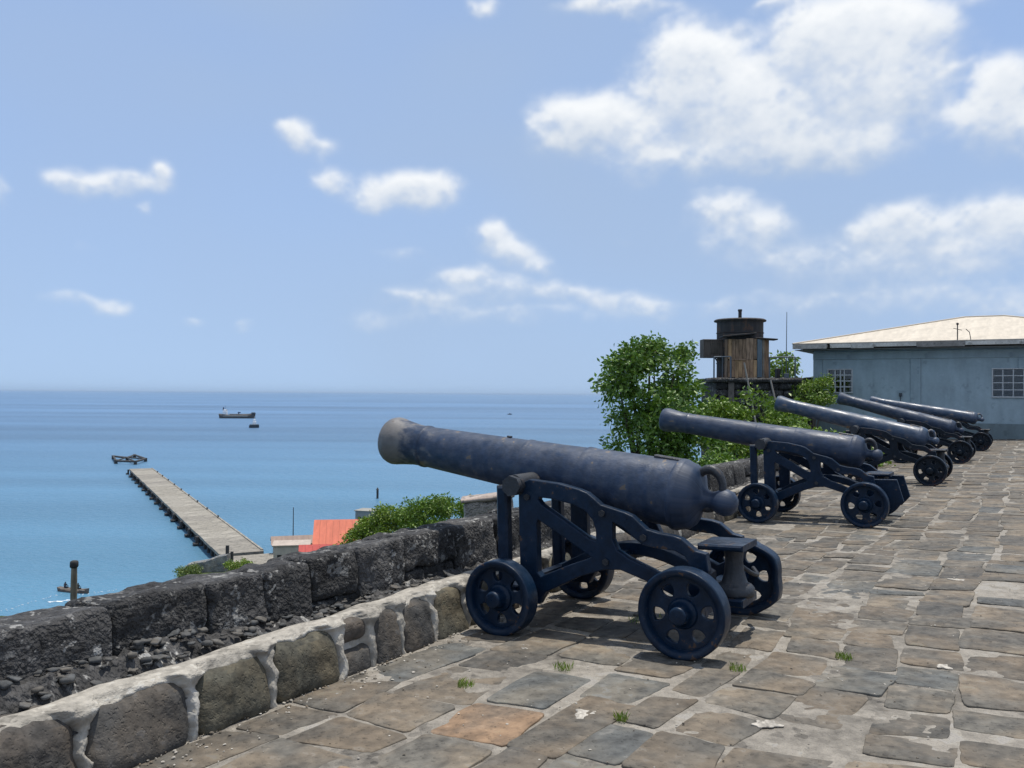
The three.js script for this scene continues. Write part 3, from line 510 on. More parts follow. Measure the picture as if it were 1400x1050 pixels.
// ---------------------------------------------------------------- grey-blue barrack with hipped roof
{
  const g = base('barrack_building', W3(37.5, 2, ground(2) - .05), TH), y0 = ground(2) - .05, X = (n) => n - 2, Y = (y) => y - y0;
  tag(g, 'long grey-blue rendered building with pale hipped roof at the end of the terrace', 'building');
  const wallM = mat(.345, .440, .480, { map: rep(wallMap, .3), roughness: .9 }), plinthM = mat(.185, .235, .245, { map: rep(wallMap, .4), roughness: .9 }), trimM = mat(.32, .41, .45, { map: rep(wallMap, .35), roughness: .9 });
  const s = new THREE.Shape(); s.moveTo(X(-4.6), 0); s.lineTo(X(7.64), 0); s.lineTo(X(7.64), Y(3.456)); s.lineTo(X(-4.6), Y(3.456)); s.closePath();
  const win = [[6.15, 7.09, 1.73, 2.68, 4, 4], [-.52, 1.18, 1.60, 2.66, 5, 4]];
  for (const [a, b, c, d] of win) { const h = new THREE.Path(); h.moveTo(X(a), Y(c)); h.lineTo(X(b), Y(c)); h.lineTo(X(b), Y(d)); h.lineTo(X(a), Y(d)); h.closePath(); s.holes.push(h); }
  put('wall', boxUV(new THREE.ExtrudeGeometry(s, { depth: .22, bevelEnabled: false })), wallM, g);
  put('wall', boxUV(merge([bx(.22, 3.56, 8.8, X(7.64) - .111, Y(1.676), .215 + 4.4), bx(.22, 3.56, 8.8, X(-4.6) + .111, Y(1.676), .215 + 4.4), bx(12.2, 3.56, .22, X(1.52), Y(1.676), 8.95)])), wallM, g);
  put('plinth', boxUV(merge([bx(12.3, .66, .04, X(1.52), .33, -.022)])), plinthM, g);
  for (const [a, b] of [[7.30, 7.66], [3.63, 3.99], [.10, .34]]) put('pilaster', boxUV(bbx(b - a, a < 1 ? .40 : 2.46, .05, X((a + b) / 2), a < 1 ? Y(2.87) : Y(1.845), -.026, .008)), trimM, g);
  put('lintel_beam', boxUV(bbx(12.3, .31, .055, X(1.52), Y(3.235), -.029, .008)), trimM, g);
  const frameM = mat(.50, .53, .53, { map: rep(wallMap, .8), roughness: .6 }), glassM = new THREE.MeshPhysicalMaterial({ color: 0xffffff, roughness: .06, ior: 1.5, transmission: 1, thickness: 0 });
  for (const [a, b, c, d, nc, nr] of win) {
    const w = put('window', merge([bbx(b - a + .06, .05, .06, X((a + b) / 2), Y(d), -.005), bbx(b - a + .06, .05, .09, X((a + b) / 2), Y(c), -.02), bbx(.05, d - c - .05, .06, X(a), Y((c + d) / 2), -.005), bbx(.05, d - c - .05, .06, X(b), Y((c + d) / 2), -.005)]), frameM, g);
    const irregular = nc === 4 ? [0, .30, .52, .68, 1] : null, cx = (i) => mix(b, a, irregular ? irregular[i] : i / nc);
    for (let i = 1; i < nc; i++) put('bar', bbx(nc === 4 ? .055 : .04, d - c - .05, .05, X(cx(i)), Y((c + d) / 2), .02), frameM, w);
    for (let j = 1; j < nr; j++) put('bar', bbx(b - a - .05, nc === 4 ? .05 : .036, .044, X((a + b) / 2), Y(mix(c, d, j / nr)), .021), frameM, w);
    for (let i = 0; i < nc; i++) for (let j = 0; j < nr; j++) { const p = put('pane', bx(Math.abs(cx(i + 1) - cx(i)) - .04, (d - c) / nr - .035, .006, X((cx(i) + cx(i + 1)) / 2), Y(mix(c, d, (j + .5) / nr)), .07), glassM, w); p.rotation.x = 0; }
  }
  // roof
  const roofM = mat(.60, .535, .44, { map: rep(roofMap, .5), roughness: .75 }), e = { l: X(8.34), r: X(-5.3), f: -.72, b: 9.8, y: Y(3.70) }, ap = [X(2.35), Y(4.98), 4.4], ap2 = [X(.9), Y(4.98), 4.4];
  const quad = (pts) => { const gg = new THREE.BufferGeometry(), v = []; for (let i = 1; i < pts.length - 1; i++) v.push(...pts[0], ...pts[i], ...pts[i + 1]); gg.setAttribute('position', new THREE.Float32BufferAttribute(v, 3)); gg.computeVertexNormals(); return boxUV(gg); };
  const lf = [e.l, e.y, e.f], rf = [e.r, e.y, e.f], lb = [e.l, e.y, e.b], rb = [e.r, e.y, e.b];
  const roof = put('roof', merge([quad([lf, rf, ap2, ap]), quad([lb, lf, ap]), quad([rf, rb, ap2]), quad([rb, lb, ap, ap2])]), roofM, g);
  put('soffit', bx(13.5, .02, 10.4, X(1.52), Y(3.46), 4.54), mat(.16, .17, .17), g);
  for (const [p, q] of [[lf, ap], [rf, ap2], [ap, ap2]]) put('hip_cap', bar([p[0], p[1] + .015, p[2]], [q[0], q[1] + .015, q[2]], .035, .035, 6), roofM, roof);
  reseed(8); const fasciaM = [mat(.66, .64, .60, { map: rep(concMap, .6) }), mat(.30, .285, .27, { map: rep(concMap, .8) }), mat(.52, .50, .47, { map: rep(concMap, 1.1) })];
  let n = 8.34; while (n > -5.2) { const L = Math.min(rr(.5, 1.9), n + 5.3), h = rr(.15, .20); const f = put('fascia_board', boxUV(bbx(L - .01, h, .03, X(n - L / 2), Y(3.70) - .015 - h / 2, -.745, .004)), fasciaM[rnd() < .55 ? 0 : rnd() < .7 ? 2 : 1], g); f.rotation.z = 0; n -= L + (rnd() < .25 ? rr(.05, .2) : 0); }
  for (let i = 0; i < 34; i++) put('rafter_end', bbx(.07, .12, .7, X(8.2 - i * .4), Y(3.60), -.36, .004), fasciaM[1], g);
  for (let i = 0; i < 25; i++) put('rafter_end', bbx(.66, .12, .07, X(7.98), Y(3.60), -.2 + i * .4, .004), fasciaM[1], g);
  put('drip_edge', bx(13.7, .02, .04, X(1.52), Y(3.712), -.745), mat(.45, .44, .41), g);
  // small wall fittings
  put('wall_fitting', merge([bbx(.10, .14, .08, X(4.35), Y(1.66), -.045), bar([X(4.35), Y(1.60), -.06], [X(4.35), Y(1.35), -.03], .012)]), mat(.05, .06, .07), g);
  const an = base('roof_antenna', W3(36.95, 2.32, 3.72), TH); tag(an, 'small bent antenna standing on the roof edge of the grey building', 'antenna');
  put('mast', merge([bar([0, 0, 0], [0, .62, 0], .02), bar([-.15, .38, 0], [.14, .46, 0], .012), bar([-.45, 0, 0], [-.40, .30, 0], .014), bar([-.40, .30, 0], [-.28, .42, 0], .014)]), mat(.07, .065, .06), an); put('head', new THREE.IcosahedronGeometry(.05, 1).translate(0, .62, 0), mat(.06, .05, .05), an);
  // ground the building stands on
  tag(fortMesh('building_yard', bx(18, .8, 22, .5, -.52, 49), mat(.2, .19, .17)), 'yard beneath the grey building', null, null, 'structure');
}

// ---------------------------------------------------------------- tower with tank, timber cladding and platform
const oldWood = [[.46, .285, .155], [.37, .235, .14], [.52, .335, .18], [.29, .195, .125], [.39, .265, .175]].map(([r, g, b]) => mat(r, g, b, { map: rep(woodMap, 1.2), roughness: .92 }));
const tarM = mat(.085, .078, .074, { map: rep(rustMap, .8), roughness: .8 }), darkWoodM = mat(.13, .11, .095, { map: rep(woodMap, 1), roughness: .9 }), railM = mat(.10, .12, .14, { roughness: .6 });
{
  const cx = 9.34, d = 36, y = 2.28;
  const t = base('tank_tower', new THREE.Vector3(cx, y, -d), 0); tag(t, 'old round black tank tower clad with brown timber boards', 'tower');
  put('tank', boxUV(merge([lathe([[0, 0], [.93, 0], [.93, 2.30], [1.04, 2.33], [1.05, 2.38], [.98, 2.42], [0, 2.46]], 40)])), tarM, t);
  for (const yy of [.62, 1.22, 1.86]) put('hoop', new THREE.TorusGeometry(.94, .018, 6, 48).rotateX(Math.PI / 2).translate(0, yy, 0), tarM, t);
  put('vent_pipe', merge([new THREE.CylinderGeometry(.07, .07, .42, 14).translate(0, 2.62, 0), new THREE.CylinderGeometry(.085, .085, .08, 14).translate(0, 2.80, 0)]), tarM, t);
  // timber lean-to in front: two faces of boards meeting at a corner
  reseed(61); const A = [-.72, .98], C = [.34, 1.30], E = [.98, .72];
  const face = (P, Q, n, y0, y1, mats, skip) => { for (let i = 0; i < n; i++) { if (skip && skip(i)) continue; const L = Math.hypot(Q[0] - P[0], Q[1] - P[1]), w = L / n - .008, a = (i + .5) / n, ang = Math.atan2(-(Q[1] - P[1]), Q[0] - P[0]); const b = put('board', boxUV(bbx(w, y1 - y0 + rr(-.04, .04), .024, 0, 0, 0, .003), 1, rnd() * 3), mats[Math.floor(rnd() * mats.length)], t); b.position.set(mix(P[0], Q[0], a), (y0 + y1) / 2, mix(P[1], Q[1], a) + rr(-.004, .004)); b.rotation.y = ang; } };
  face(A, C, 8, .02, .72, oldWood.slice(0, 3)); face(A, C, 8, .75, 1.56, oldWood);
  face(C, E, 5, .02, 1.56, [oldWood[1], oldWood[4]], (i) => i === 0 || i === 1 || i === 2);
  { const ang = Math.atan2(-(E[1] - C[1]), E[0] - C[0]); const p = (a) => [mix(C[0], E[0], a), mix(C[1], E[1], a)]; const dr = put('door', boxUV(bbx(.32, 1.5, .03, 0, 0, 0, .004)), mat(.13, .18, .21, { map: rep(wallMap, .8) }), t); dr.position.set(p(.22)[0], .78, p(.22)[1]); dr.rotation.y = ang; const po = put('door_post', boxUV(bbx(.13, 1.54, .06, 0, 0, 0, .006)), mat(.30, .26, .21, { map: rep(woodMap, 1.5) }), t); po.position.set(p(.50)[0], .78, p(.50)[1]); po.rotation.y = ang; }
  put('batten', boxUV(bbx(1.05, .06, .03, -.19, .735, 1.165, .004).rotateY(-.0)), oldWood[4], t).rotation.y = 0;
  const A2 = [A[0] - .04, A[1]], k = put('awning', boxUV(merge([bbx(1.35, .06, .62, -.16, 1.74, .98, .01).rotateZ(.10), bbx(1.0, .05, .6, .62, 1.62, .86, .01).rotateZ(-.06)])), tarM, t);
  put('side_frame', boxUV(merge([bx(.03, 1.55, .5, A[0] - .02, .78, .70), bx(.5, 1.5, .03, .74, .76, .5)])), oldWood[3], t);
  // boxed-out bay on the seaward side
  const bay = base('timber_bay', new THREE.Vector3(cx - 1.20, y + .84, -d + .1)); tag(bay, 'dark boarded box bay hanging from the side of the tank tower', 'bay');
  put('box', boxUV(bbx(.78, .74, .70, 0, .37, 0, .01)), darkWoodM, bay); put('panel', boxUV(bbx(.40, .46, .03, .08, .38, .355, .006)), mat(.105, .09, .075, { map: rep(woodMap, 1.3) }), bay);
  for (const yy of [.03, .70]) put('batten', bbx(.80, .05, .03, 0, yy, .36, .005), darkWoodM, bay); for (const xx of [-.36, .36]) put('batten', bbx(.05, .6, .03, xx, .37, .362, .005), darkWoodM, bay);
  put('bracket', merge([bar([.2, .02, .2], [.44, -.4, .1], .03), bar([.2, .02, -.2], [.44, -.4, -.1], .03)]), darkWoodM, bay);
  // platform
  const pl = base('tower_platform', new THREE.Vector3(9.6, y, -d)); tag(pl, 'rough dark masonry platform under the tank tower', 'platform');
  put('slab', boxUV(rock(3.5, .18, 3.2, 5, { seg: 6, r: .03, amp: .03 }).translate(0, -.09, .1)), lavaM[2], pl);
  put('core', boxUV(bx(3.1, 8, 2.6, 0, -4.2, 0)), lavaM[0], pl);
  let yy = -.18; for (let r = 0; r < 5; r++) { const h = rr(.24, .34); let x = -1.6; while (x < 1.55) { const w = Math.min(rr(.35, .8), 1.65 - x); if (!(x > -.85 && x < -.2 && r < 4)) put('stone', rock(w - .02, h - .02, .3, x + r, { seg: 8, r: .04, amp: .04 }).translate(x + w / 2, yy - h / 2, 1.38), lavaM[Math.floor(rnd() * 3)], pl); x += w; } yy -= h; }
  // stone pier and cut-out left of the platform
  put('pier', boxUV(bx(.22, 1.6, .2, -1.0, -.98, 1.5)), mat(.16, .14, .125, { map: rep(concMap, 1) }), pl);
  // railings
  const rail = (x0, x1, z, lab) => { const g = base('guard_rail', new THREE.Vector3(x0, y, -z)); tag(g, lab, 'railing'); const L = x1 - x0; put('top_rail', bar([0, .82, 0], [L, .84, 0], .025), railM, g); const k2 = Math.round(L / .28); for (let i = 0; i <= k2; i++) put('post', bar([L * i / k2, 0, 0], [L * i / k2, .83, 0], i === 0 || i === k2 ? .032 : .011), railM, g); };
  rail(7.96, 8.62, d - 1.4, 'short thin railing left of the tank tower'); rail(10.15, 11.16, d - 1.4, 'thin railing right of the tank tower beside the tall mast');
  const ms = base('thin_mast', new THREE.Vector3(10.93, y - .1, -d + 1.0)); tag(ms, 'tall thin mast rising beside the tank tower', 'mast'); put('pole', bar([0, 0, 0], [.02, 2.75, 0], .022, .012), railM, ms); put('base_block', bbx(.16, .3, .16, 0, .15, 0), railM, ms);
  const bin = base('small_bin', new THREE.Vector3(10.62, y, -d + .9)); tag(bin, 'small black bin standing on the tower platform by the railing', 'bin'); put('body', lathe([[0, 0], [.10, 0], [.12, .36], [.13, .38], [0, .40]], 16), tarM, bin);
  // leaning poles
  for (const [a, b, lab] of [[[8.2, 2.75, 31.0], [8.65, .4, 30.2], 'pale pole leaning against the tank tower boards'], [[9.25, 2.15, 31.4], [9.75, .2, 30.4], 'pale pole leaning right of the tower above the third cannon muzzle']]) { const o = put('leaning_pole', bar([a[0], a[1], -a[2]], [b[0] + .35, b[1] - 3.4, -b[2] + .4], .03, .03), mat(.32, .30, .27, { map: rep(woodMap, 1) })); tag(o, lab, 'pole', 'poles leaning below the tower'); }
  // stone wall between tower and building
  const sw = base('garden_wall', new THREE.Vector3(12.0, 1.0, -38.2)); tag(sw, 'rough dark stone wall between the tower and the grey building', 'wall');
  put('core', boxUV(bx(2.7, 6, .3, 0, -2, 0)), lavaM[0], sw);
  for (let r = 0; r < 4; r++) { let x = -1.4; while (x < 1.35) { const w = Math.min(rr(.3, .7), 1.45 - x); put('stone', rock(w - .02, .32, .24, x * 3 + r, { seg: 8, r: .05, amp: .05 }).translate(x + w / 2, 1.22 - r * .34, .2), lavaM[Math.floor(rnd() * 3)], sw); x += w; } }
}

// ---------------------------------------------------------------- foliage
const leafM = new THREE.MeshPhysicalMaterial({ vertexColors: true, roughness: .5, transmission: .38, thickness: 0, side: THREE.DoubleSide });
const barkM = mat(.13, .105, .08, { map: rep(woodMap, 1), roughness: .95 });
function crownGeo(lobes, count, size, cols, seed, fill = .25) {
  reseed(seed); const P = [], C = [], I = [], N = new THREE.Vector3(), U = new THREE.Vector3(), V = new THREE.Vector3(), tot = lobes.reduce((s, l) => s + l[3] * l[4], 0);
  for (const [lx, ly, lz, rx, ry, rz = rx] of lobes) {
    const cnt = Math.round(count * rx * ry / tot);
    // sprigs: small groups of leaves so that the crown shows clumps and gaps
    const per = 9, sp = Math.max(3, Math.round(cnt / per));
    for (let s = 0; s < sp; s++) {
      const th = rnd() * Math.PI * 2, ph = Math.acos(rr(-.75, 1)), k = rnd() < fill ? rr(.35, .8) : rr(.78, 1.12);
      N.set(Math.sin(ph) * Math.cos(th), Math.cos(ph), Math.sin(ph) * Math.sin(th));
      const sx = lx + N.x * rx * k, sy = ly + N.y * ry * k, sz = lz + N.z * rz * k; if (fbm(sx * 2.2 / (size * 9), sy * 2.2 / (size * 9), sz * 2.2 / (size * 9) + seed, 2) < -.16) continue;
      const tone = rnd();
      for (let j = 0; j < per; j++) {
        const L = size * rr(.55, 1.35), w = L * rr(.36, .5), c = cols[Math.floor(Math.pow(rnd() * .5 + tone * .5, 1.0) * cols.length * .999)], kk = rr(.85, 1.15);
        const px = sx + rr(-1, 1) * size * 1.5, py = sy + rr(-1, 1) * size * 1.2, pz = sz + rr(-1, 1) * size * 1.5;
        U.set(N.x * .7 + rr(-1, 1), N.y * .5 + rr(-.7, .9), N.z * .7 + rr(-1, 1)).normalize(); V.set(rr(-1, 1), rr(-.3, .3), rr(-1, 1)).cross(U).normalize(); const up = U.clone().cross(V).multiplyScalar(w * .3);
        const o = P.length / 3, q = (a, b, e) => { P.push(px + U.x * L * a + V.x * w * b + up.x * e, py + U.y * L * a + V.y * w * b + up.y * e - a * a * L * .18, pz + U.z * L * a + V.z * w * b + up.z * e); C.push(c[0] * kk, c[1] * kk, c[2] * kk); };
        q(0, 0, 0); q(.45, .55, .6); q(1, 0, 0); q(.45, -.55, .6); q(.5, 0, -.2);
        I.push(o, o + 1, o + 4, o + 1, o + 2, o + 4, o + 2, o + 3, o + 4, o + 3, o, o + 4);
      }
    }
  }
  const g = new THREE.BufferGeometry(); g.setAttribute('position', new THREE.Float32BufferAttribute(P, 3)); g.setAttribute('color', new THREE.Float32BufferAttribute(C, 3)); g.setIndex(I); g.computeVertexNormals(); return g;
}
const green = [[.055, .115, .010], [.090, .185, .014], [.130, .245, .018], [.170, .295, .022], [.210, .330, .030]];
const lime = [[.120, .210, .014], [.165, .275, .018], [.215, .335, .022], [.265, .375, .028]];
const yel = [[.13, .19, .025], [.18, .25, .035], [.22, .27, .045]];
function tree(name, label, cat, group, x, d, baseY, lobes, count, size, cols, seed, trunkR = .09, fill) {
  const t = base(name, new THREE.Vector3(x, baseY, -d)); tag(t, label, cat, group);
  const L = lobes.map(([a, b, c, ...r]) => [a, b - baseY, c, ...r]);
  reseed(seed * 3); const clumps = []; for (const [a, b, c, rx, ry] of L) { clumps.push([a, b, c, rx * .72, ry * .72]); for (let k = 0; k < 7; k++) { const th = rnd() * 6.283, ph = Math.acos(rr(-.5, 1)), q = rr(.34, .52); clumps.push([a + Math.sin(ph) * Math.cos(th) * rx * .8, b + Math.cos(ph) * ry * .85, c + Math.sin(ph) * Math.sin(th) * rx * .8, rx * q, ry * q]); } }
  put('crown', crownGeo(clumps, count, size, cols, seed, fill), leafM, t);
  const limbs = []; const top = L.reduce((s, l) => s + l[1], 0) / L.length;
  put('trunk', merge([bar([0, -.1, 0], [0, top * .55, 0], trunkR, trunkR * .7, 9)]), barkM, t);
  for (const l of L) limbs.push(bar([0, top * rr(.35, .55), 0], [l[0] * .55, mix(top * .6, l[1], .6), l[2] * .55], trunkR * .55, trunkR * .4, 6), bar([l[0] * .55, mix(top * .6, l[1], .6), l[2] * .55], [l[0], l[1] + l[4] * .5, l[2]], trunkR * .4, trunkR * .12, 6));
  put('limb', merge(limbs), barkM, t); return t;
}
const behind = 'trees and shrubs growing outside the parapet';
// big tree: crown from 826 to 960 px, 20 m away
tree('broadleaf_tree', 'tall bright green broadleaf tree behind the second cannon muzzle', 'tree', behind, 3.05, 19.6, -5.2, [[-.45, 2.25, 0, .52, .42], [.05, 2.45, -.2, .42, .35], [-.70, 1.65, .1, .42, .50], [.1, 1.75, .2, .70, .55], [.60, 1.95, -.1, .45, .40], [.78, 1.45, .1, .40, .42], [.55, 1.2, .4, .62, .50], [-.45, .95, .1, .40, .42], [-.70, .45, .2, .20, .12], [.15, .55, .5, .60, .50], [.75, .5, .6, .60, .52], [.35, -.1, .7, .62, .5], [1.0, -.1, .8, .6, .5], [.85, 2.5, -.4, .16, .20]], 26000, .125, green, 501, .11);
tree('broad_shrub', 'dense leafy shrub below the second cannon barrel left of its cheek', 'shrub', behind, 4.2, 18.2, -5.2, [[-.35, -.4, 0, .55, .45], [.2, -.15, .1, .55, .42], [.75, -.3, .1, .5, .42], [.3, -.8, .3, .8, .5]], 10000, .12, green.slice(1), 502, .07);
tree('lime_shrub', 'yellow-green leafy shrub between tree and third cannon muzzle', 'shrub', behind, 6.2, 22.0, -5.2, [[-1.0, .95, 0, .55, .42], [-.35, .85, .1, .55, .45], [.15, 1.35, -.1, .55, .38], [.65, .95, .1, .55, .45], [-.6, .45, .3, .8, .45], [.4, .45, .3, .8, .45], [1.2, .35, .2, .55, .4], [1.6, .05, .3, .5, .35]], 16000, .12, lime, 503, .08);
tree('hanging_shrub', 'low green shrub under the third cannon barrel', 'shrub', behind, 7.3, 20.6, -5.2, [[-.5, .5, 0, .5, .35], [.2, .35, 0, .55, .36], [.9, .1, 0, .5, .3], [0, -.1, .2, .9, .4]], 8000, .11, [...lime, ...green.slice(2)], 504, .06);
tree('pale_bush', 'pale green bush against the corner of the grey building', 'bush', behind, 11.9, 34.6, -2, [[-.4, 1.75, 0, .42, .35], [.15, 1.95, 0, .45, .38], [.45, 1.55, 0, .35, .35], [-.1, 1.4, .1, .6, .4]], 5000, .11, [...lime, [.16, .2, .08]], 505, .06);
tree('banana_plant', 'light green broad-leaved plant above the garden wall beside the building', 'plant', behind, 12.6, 41.0, -2, [[-.75, 2.75, 0, .5, .35], [.1, 3.0, 0, .5, .32], [.6, 2.7, 0, .5, .35], [-.2, 2.5, 0, .8, .3]], 1600, .22, [...lime, [.2, .26, .08]], 506, .06);
// trees on the slope beyond the parapet
tree('slope_tree', 'yellow-green tree in front of the red roofs', 'tree', 'trees on the slope below the parapet', -6.45, 44.5, -9.5, [[-1.2, -5.9, 0, .7, .5], [-.55, -5.3, 0, .7, .55], [.15, -4.85, 0, .75, .55], [.85, -4.8, 0, .5, .42], [0, -5.6, .3, 1.2, .6], [-1.6, -6.4, .2, .6, .4]], 15000, .15, [...lime.slice(1), ...yel.slice(0, 2)], 507, .12);
tree('slope_tree', 'rounded bright green tree just above the parapet left of the nearest cannon', 'tree', 'trees on the slope below the parapet', -3.3, 43, -9.5, [[-1.5, -4.4, 0, .75, .55], [-.6, -4.15, 0, .8, .55], [.4, -4.05, 0, .95, .6], [1.3, -4.25, 0, .75, .5], [1.9, -4.65, 0, .4, .28], [-1.0, -5.1, .3, 1.0, .65], [.6, -5.1, .3, 1.3, .6], [-1.6, -5.3, .2, .6, .6]], 19000, .15, [...green.slice(3), ...lime.slice(0, 3)], 508, .12);
// grass tufts
function tuft(name, label, x, y, d, r, h, cnt, cols, seed) {
  reseed(seed); const P = [], C = [], I = [];
  for (let i = 0; i < cnt; i++) { const a = rnd() * 6.283, q = Math.sqrt(rnd()) * r, bx0 = Math.cos(a) * q, bz = Math.sin(a) * q, l = h * rr(.5, 1.1), lean = rr(.1, .7), b = rnd() * 6.283, w = h * .05, c = cols[Math.floor(rnd() * cols.length)], o = P.length / 3, dx = Math.cos(b), dz = Math.sin(b); P.push(bx0 - dz * w, 0, bz + dx * w, bx0 + dz * w, 0, bz - dx * w, bx0 + dx * l * lean * .4 + dz * w * .7, l * .6, bz + dz * l * lean * .4 - dx * w * .7, bx0 + dx * l * lean, l * .95, bz + dz * l * lean); for (let k = 0; k < 4; k++) C.push(...c); I.push(o, o + 1, o + 2, o, o + 2, o + 3); }
  const g = new THREE.BufferGeometry(); g.setAttribute('position', new THREE.Float32BufferAttribute(P, 3)); g.setAttribute('color', new THREE.Float32BufferAttribute(C, 3)); g.setIndex(I); g.computeVertexNormals();
  const o = put(name, g, leafM); o.position.set(x, y, -d); return tag(o, label, 'grass');
}
const weed = (px, u, n, r, s, label) => { const p = W3(u, n, ground(n) + .002); return tuft('weed_tuft', label, p.x, p.y, -p.z, r, .045, 70, [...lime, ...yel], s); };
weed(0, 4.63, 2.36, .06, 601, 'small weed in the slab joint left of the nearest cannon'); weed(0, 4.1, 2.7, .05, 602, 'tiny weed tuft in the joint nearest the kerb'); weed(0, 5.05, 1.45, .05, 603, 'weed tuft in the joint right of the nearest rear wheel'); weed(0, 4.0, 1.72, .03, 604, 'tiny weed at the lower middle of the picture'); weed(0, 5.55, .95, .05, 605, 'mossy weed in the joint of the right hand slabs'); weed(0, 5.9, 2.35, .14, 606, 'green weed patch in the shade under the nearest cannon');

// ---------------------------------------------------------------- harbour: pier, buildings, boats
const concM = mat(.31, .288, .245, { map: rep(concMap, .12), bumpMap: rep(mortarBump, .3), bumpScale: .05, roughness: .92 }), pileM = mat(.045, .042, .04, { roughness: .9 });
{
  const a = [-62.4, 204], b = [-178, 422], L = Math.hypot(b[0] - a[0], b[1] - a[1]), turn = Math.atan2(-(b[0] - a[0]), (b[1] - a[1]));  // local -Z runs seawards
  const p = base('concrete_pier', new THREE.Vector3(a[0], -38.4, -a[1]), turn); tag(p, 'long weathered concrete pier running out into the sea', 'pier');
  reseed(700); const W = 10.2, deck = [concM, mat(.275, .255, .22, { map: rep(concMap, .1), roughness: .92 }), mat(.335, .312, .268, { map: rep(concMap, .14), roughness: .92 })];
  const nseg = 22; for (let i = 0; i < nseg; i++) put('deck_panel', boxUV(bbx(W + rr(-.15, .15), .7, L / nseg - .08, 0, 2.35 + rr(-.03, .03), -(i + .5) * L / nseg, .06), 1, rnd() * 20), deck[Math.floor(rnd() * 3)], p);
  for (let i = 0; i < 46; i++) for (const s of [-1, 0, 1]) put('pile', new THREE.CylinderGeometry(.38, .38, 6, 8).translate(s * (W / 2 - .6), -1, -2 - i * (L - 4) / 45), pileM, p);
  for (let i = 0; i < 15; i++) put('fender', boxUV(merge([bbx(.7, 1.7, 1.6, -W / 2 - .42, 1.5, -30 - i * 15.5 + rr(-2, 2), .1), bbx(1.4, .5, 2.2, -W / 2 - .7, .45, -30 - i * 15.5, .1)])), pileM, p);
  for (let i = 0; i < 9; i++) put('bollard', lathe([[0, 0], [.22, 0], [.18, .45], [.32, .6], [.28, .75], [0, .8]], 10).translate(W / 2 - .4, 2.7, -60 - i * 20), pileM, p);
  put('edge_beam', boxUV(merge([bx(.5, .28, L - 2, W / 2 - .2, 2.78, -L / 2)])), deck[2], p);
  // broken outer end
  const w = base('broken_pier_head', new THREE.Vector3(-216, -38.4, -497), turn); tag(w, 'dark broken timber frame of the ruined pier head standing in the water', 'ruin');
  const B = (a2, b2, r = .55) => put('timber', bar(a2, b2, r, r, 6), pileM, w);
  const pts = [[-8, 1.6, 14], [-7, 1.6, -24], [-1, 1.8, -4], [5, 1.6, -30], [8, 1.6, 4], [1, 1.6, 24]];
  for (let i = 0; i < pts.length; i++) { const q = pts[i], r = pts[(i + 1) % pts.length]; B(q, r); put('pile', new THREE.CylinderGeometry(.9, .9, 4.5, 9).translate(q[0], -.2, q[2]), pileM, w); }
  B(pts[0], pts[3], .4); B(pts[1], pts[4], .4); B(pts[2], pts[5], .4);
  // quay and stone wing wall at the root
  const q = base('quay_apron', new THREE.Vector3(-58, -38.4, -198), turn); tag(q, 'concrete quay apron at the landward end of the pier', null, null, 'structure'); put('slab', boxUV(bbx(14, 4, 14, 2, .45, 2, .1)), concM, q);
  const v = base('stone_wing_wall', new THREE.Vector3(-65.5, -38.4, -190)); tag(v, 'grey rubble stone wall slanting up beside the pier root', 'wall');
  const sh = new THREE.Shape(); [[-5.4, -1], [4.8, -1], [4.8, 5.0], [3.0, 4.6], [.4, 3.6], [-3.2, 3.0], [-5.4, 1.2]].forEach(([x, y], i) => i ? sh.lineTo(x, y) : sh.moveTo(x, y));
  put('masonry', boxUV(new THREE.ExtrudeGeometry(sh, { depth: 2, bevelEnabled: true, bevelSize: .2, bevelThickness: .2, bevelSegments: 1 })), mat(.55, .55, .54, { map: rep(slabMap, .25), bumpMap: rep(lavaBump, .3), bumpScale: .4 }), v);
  put('post', bbx(.6, 2.6, .6, 4.6, 5.6, 1), pileM, v); put('post', bbx(.5, 5.6, .5, 5.6, 2.8, 1), pileM, v);
  tree('shore_bush', 'yellow-green bush at the foot of the rubble wing wall', 'bush', null, -67.2, 184, -38, [[-1.3, -36.2, 0, 1.3, 1.0], [.9, -36.0, 0, 1.4, 1.1], [0, -36.8, .5, 2.2, 1.0]], 2600, .4, yel, 710, .2);
  tree('shore_shrub', 'flat low green shrub with orange tip beside the pier root', 'shrub', null, -56.6, 184, -36.5, [[-1.8, -34.6, 0, 1.3, .6], [-.2, -34.4, 0, 1.4, .6], [1.5, -34.6, 0, 1.2, .5], [0, -35.2, 0, 2.6, .6]], 2600, .4, [...lime, [.3, .2, .05]], 711, .2);
}
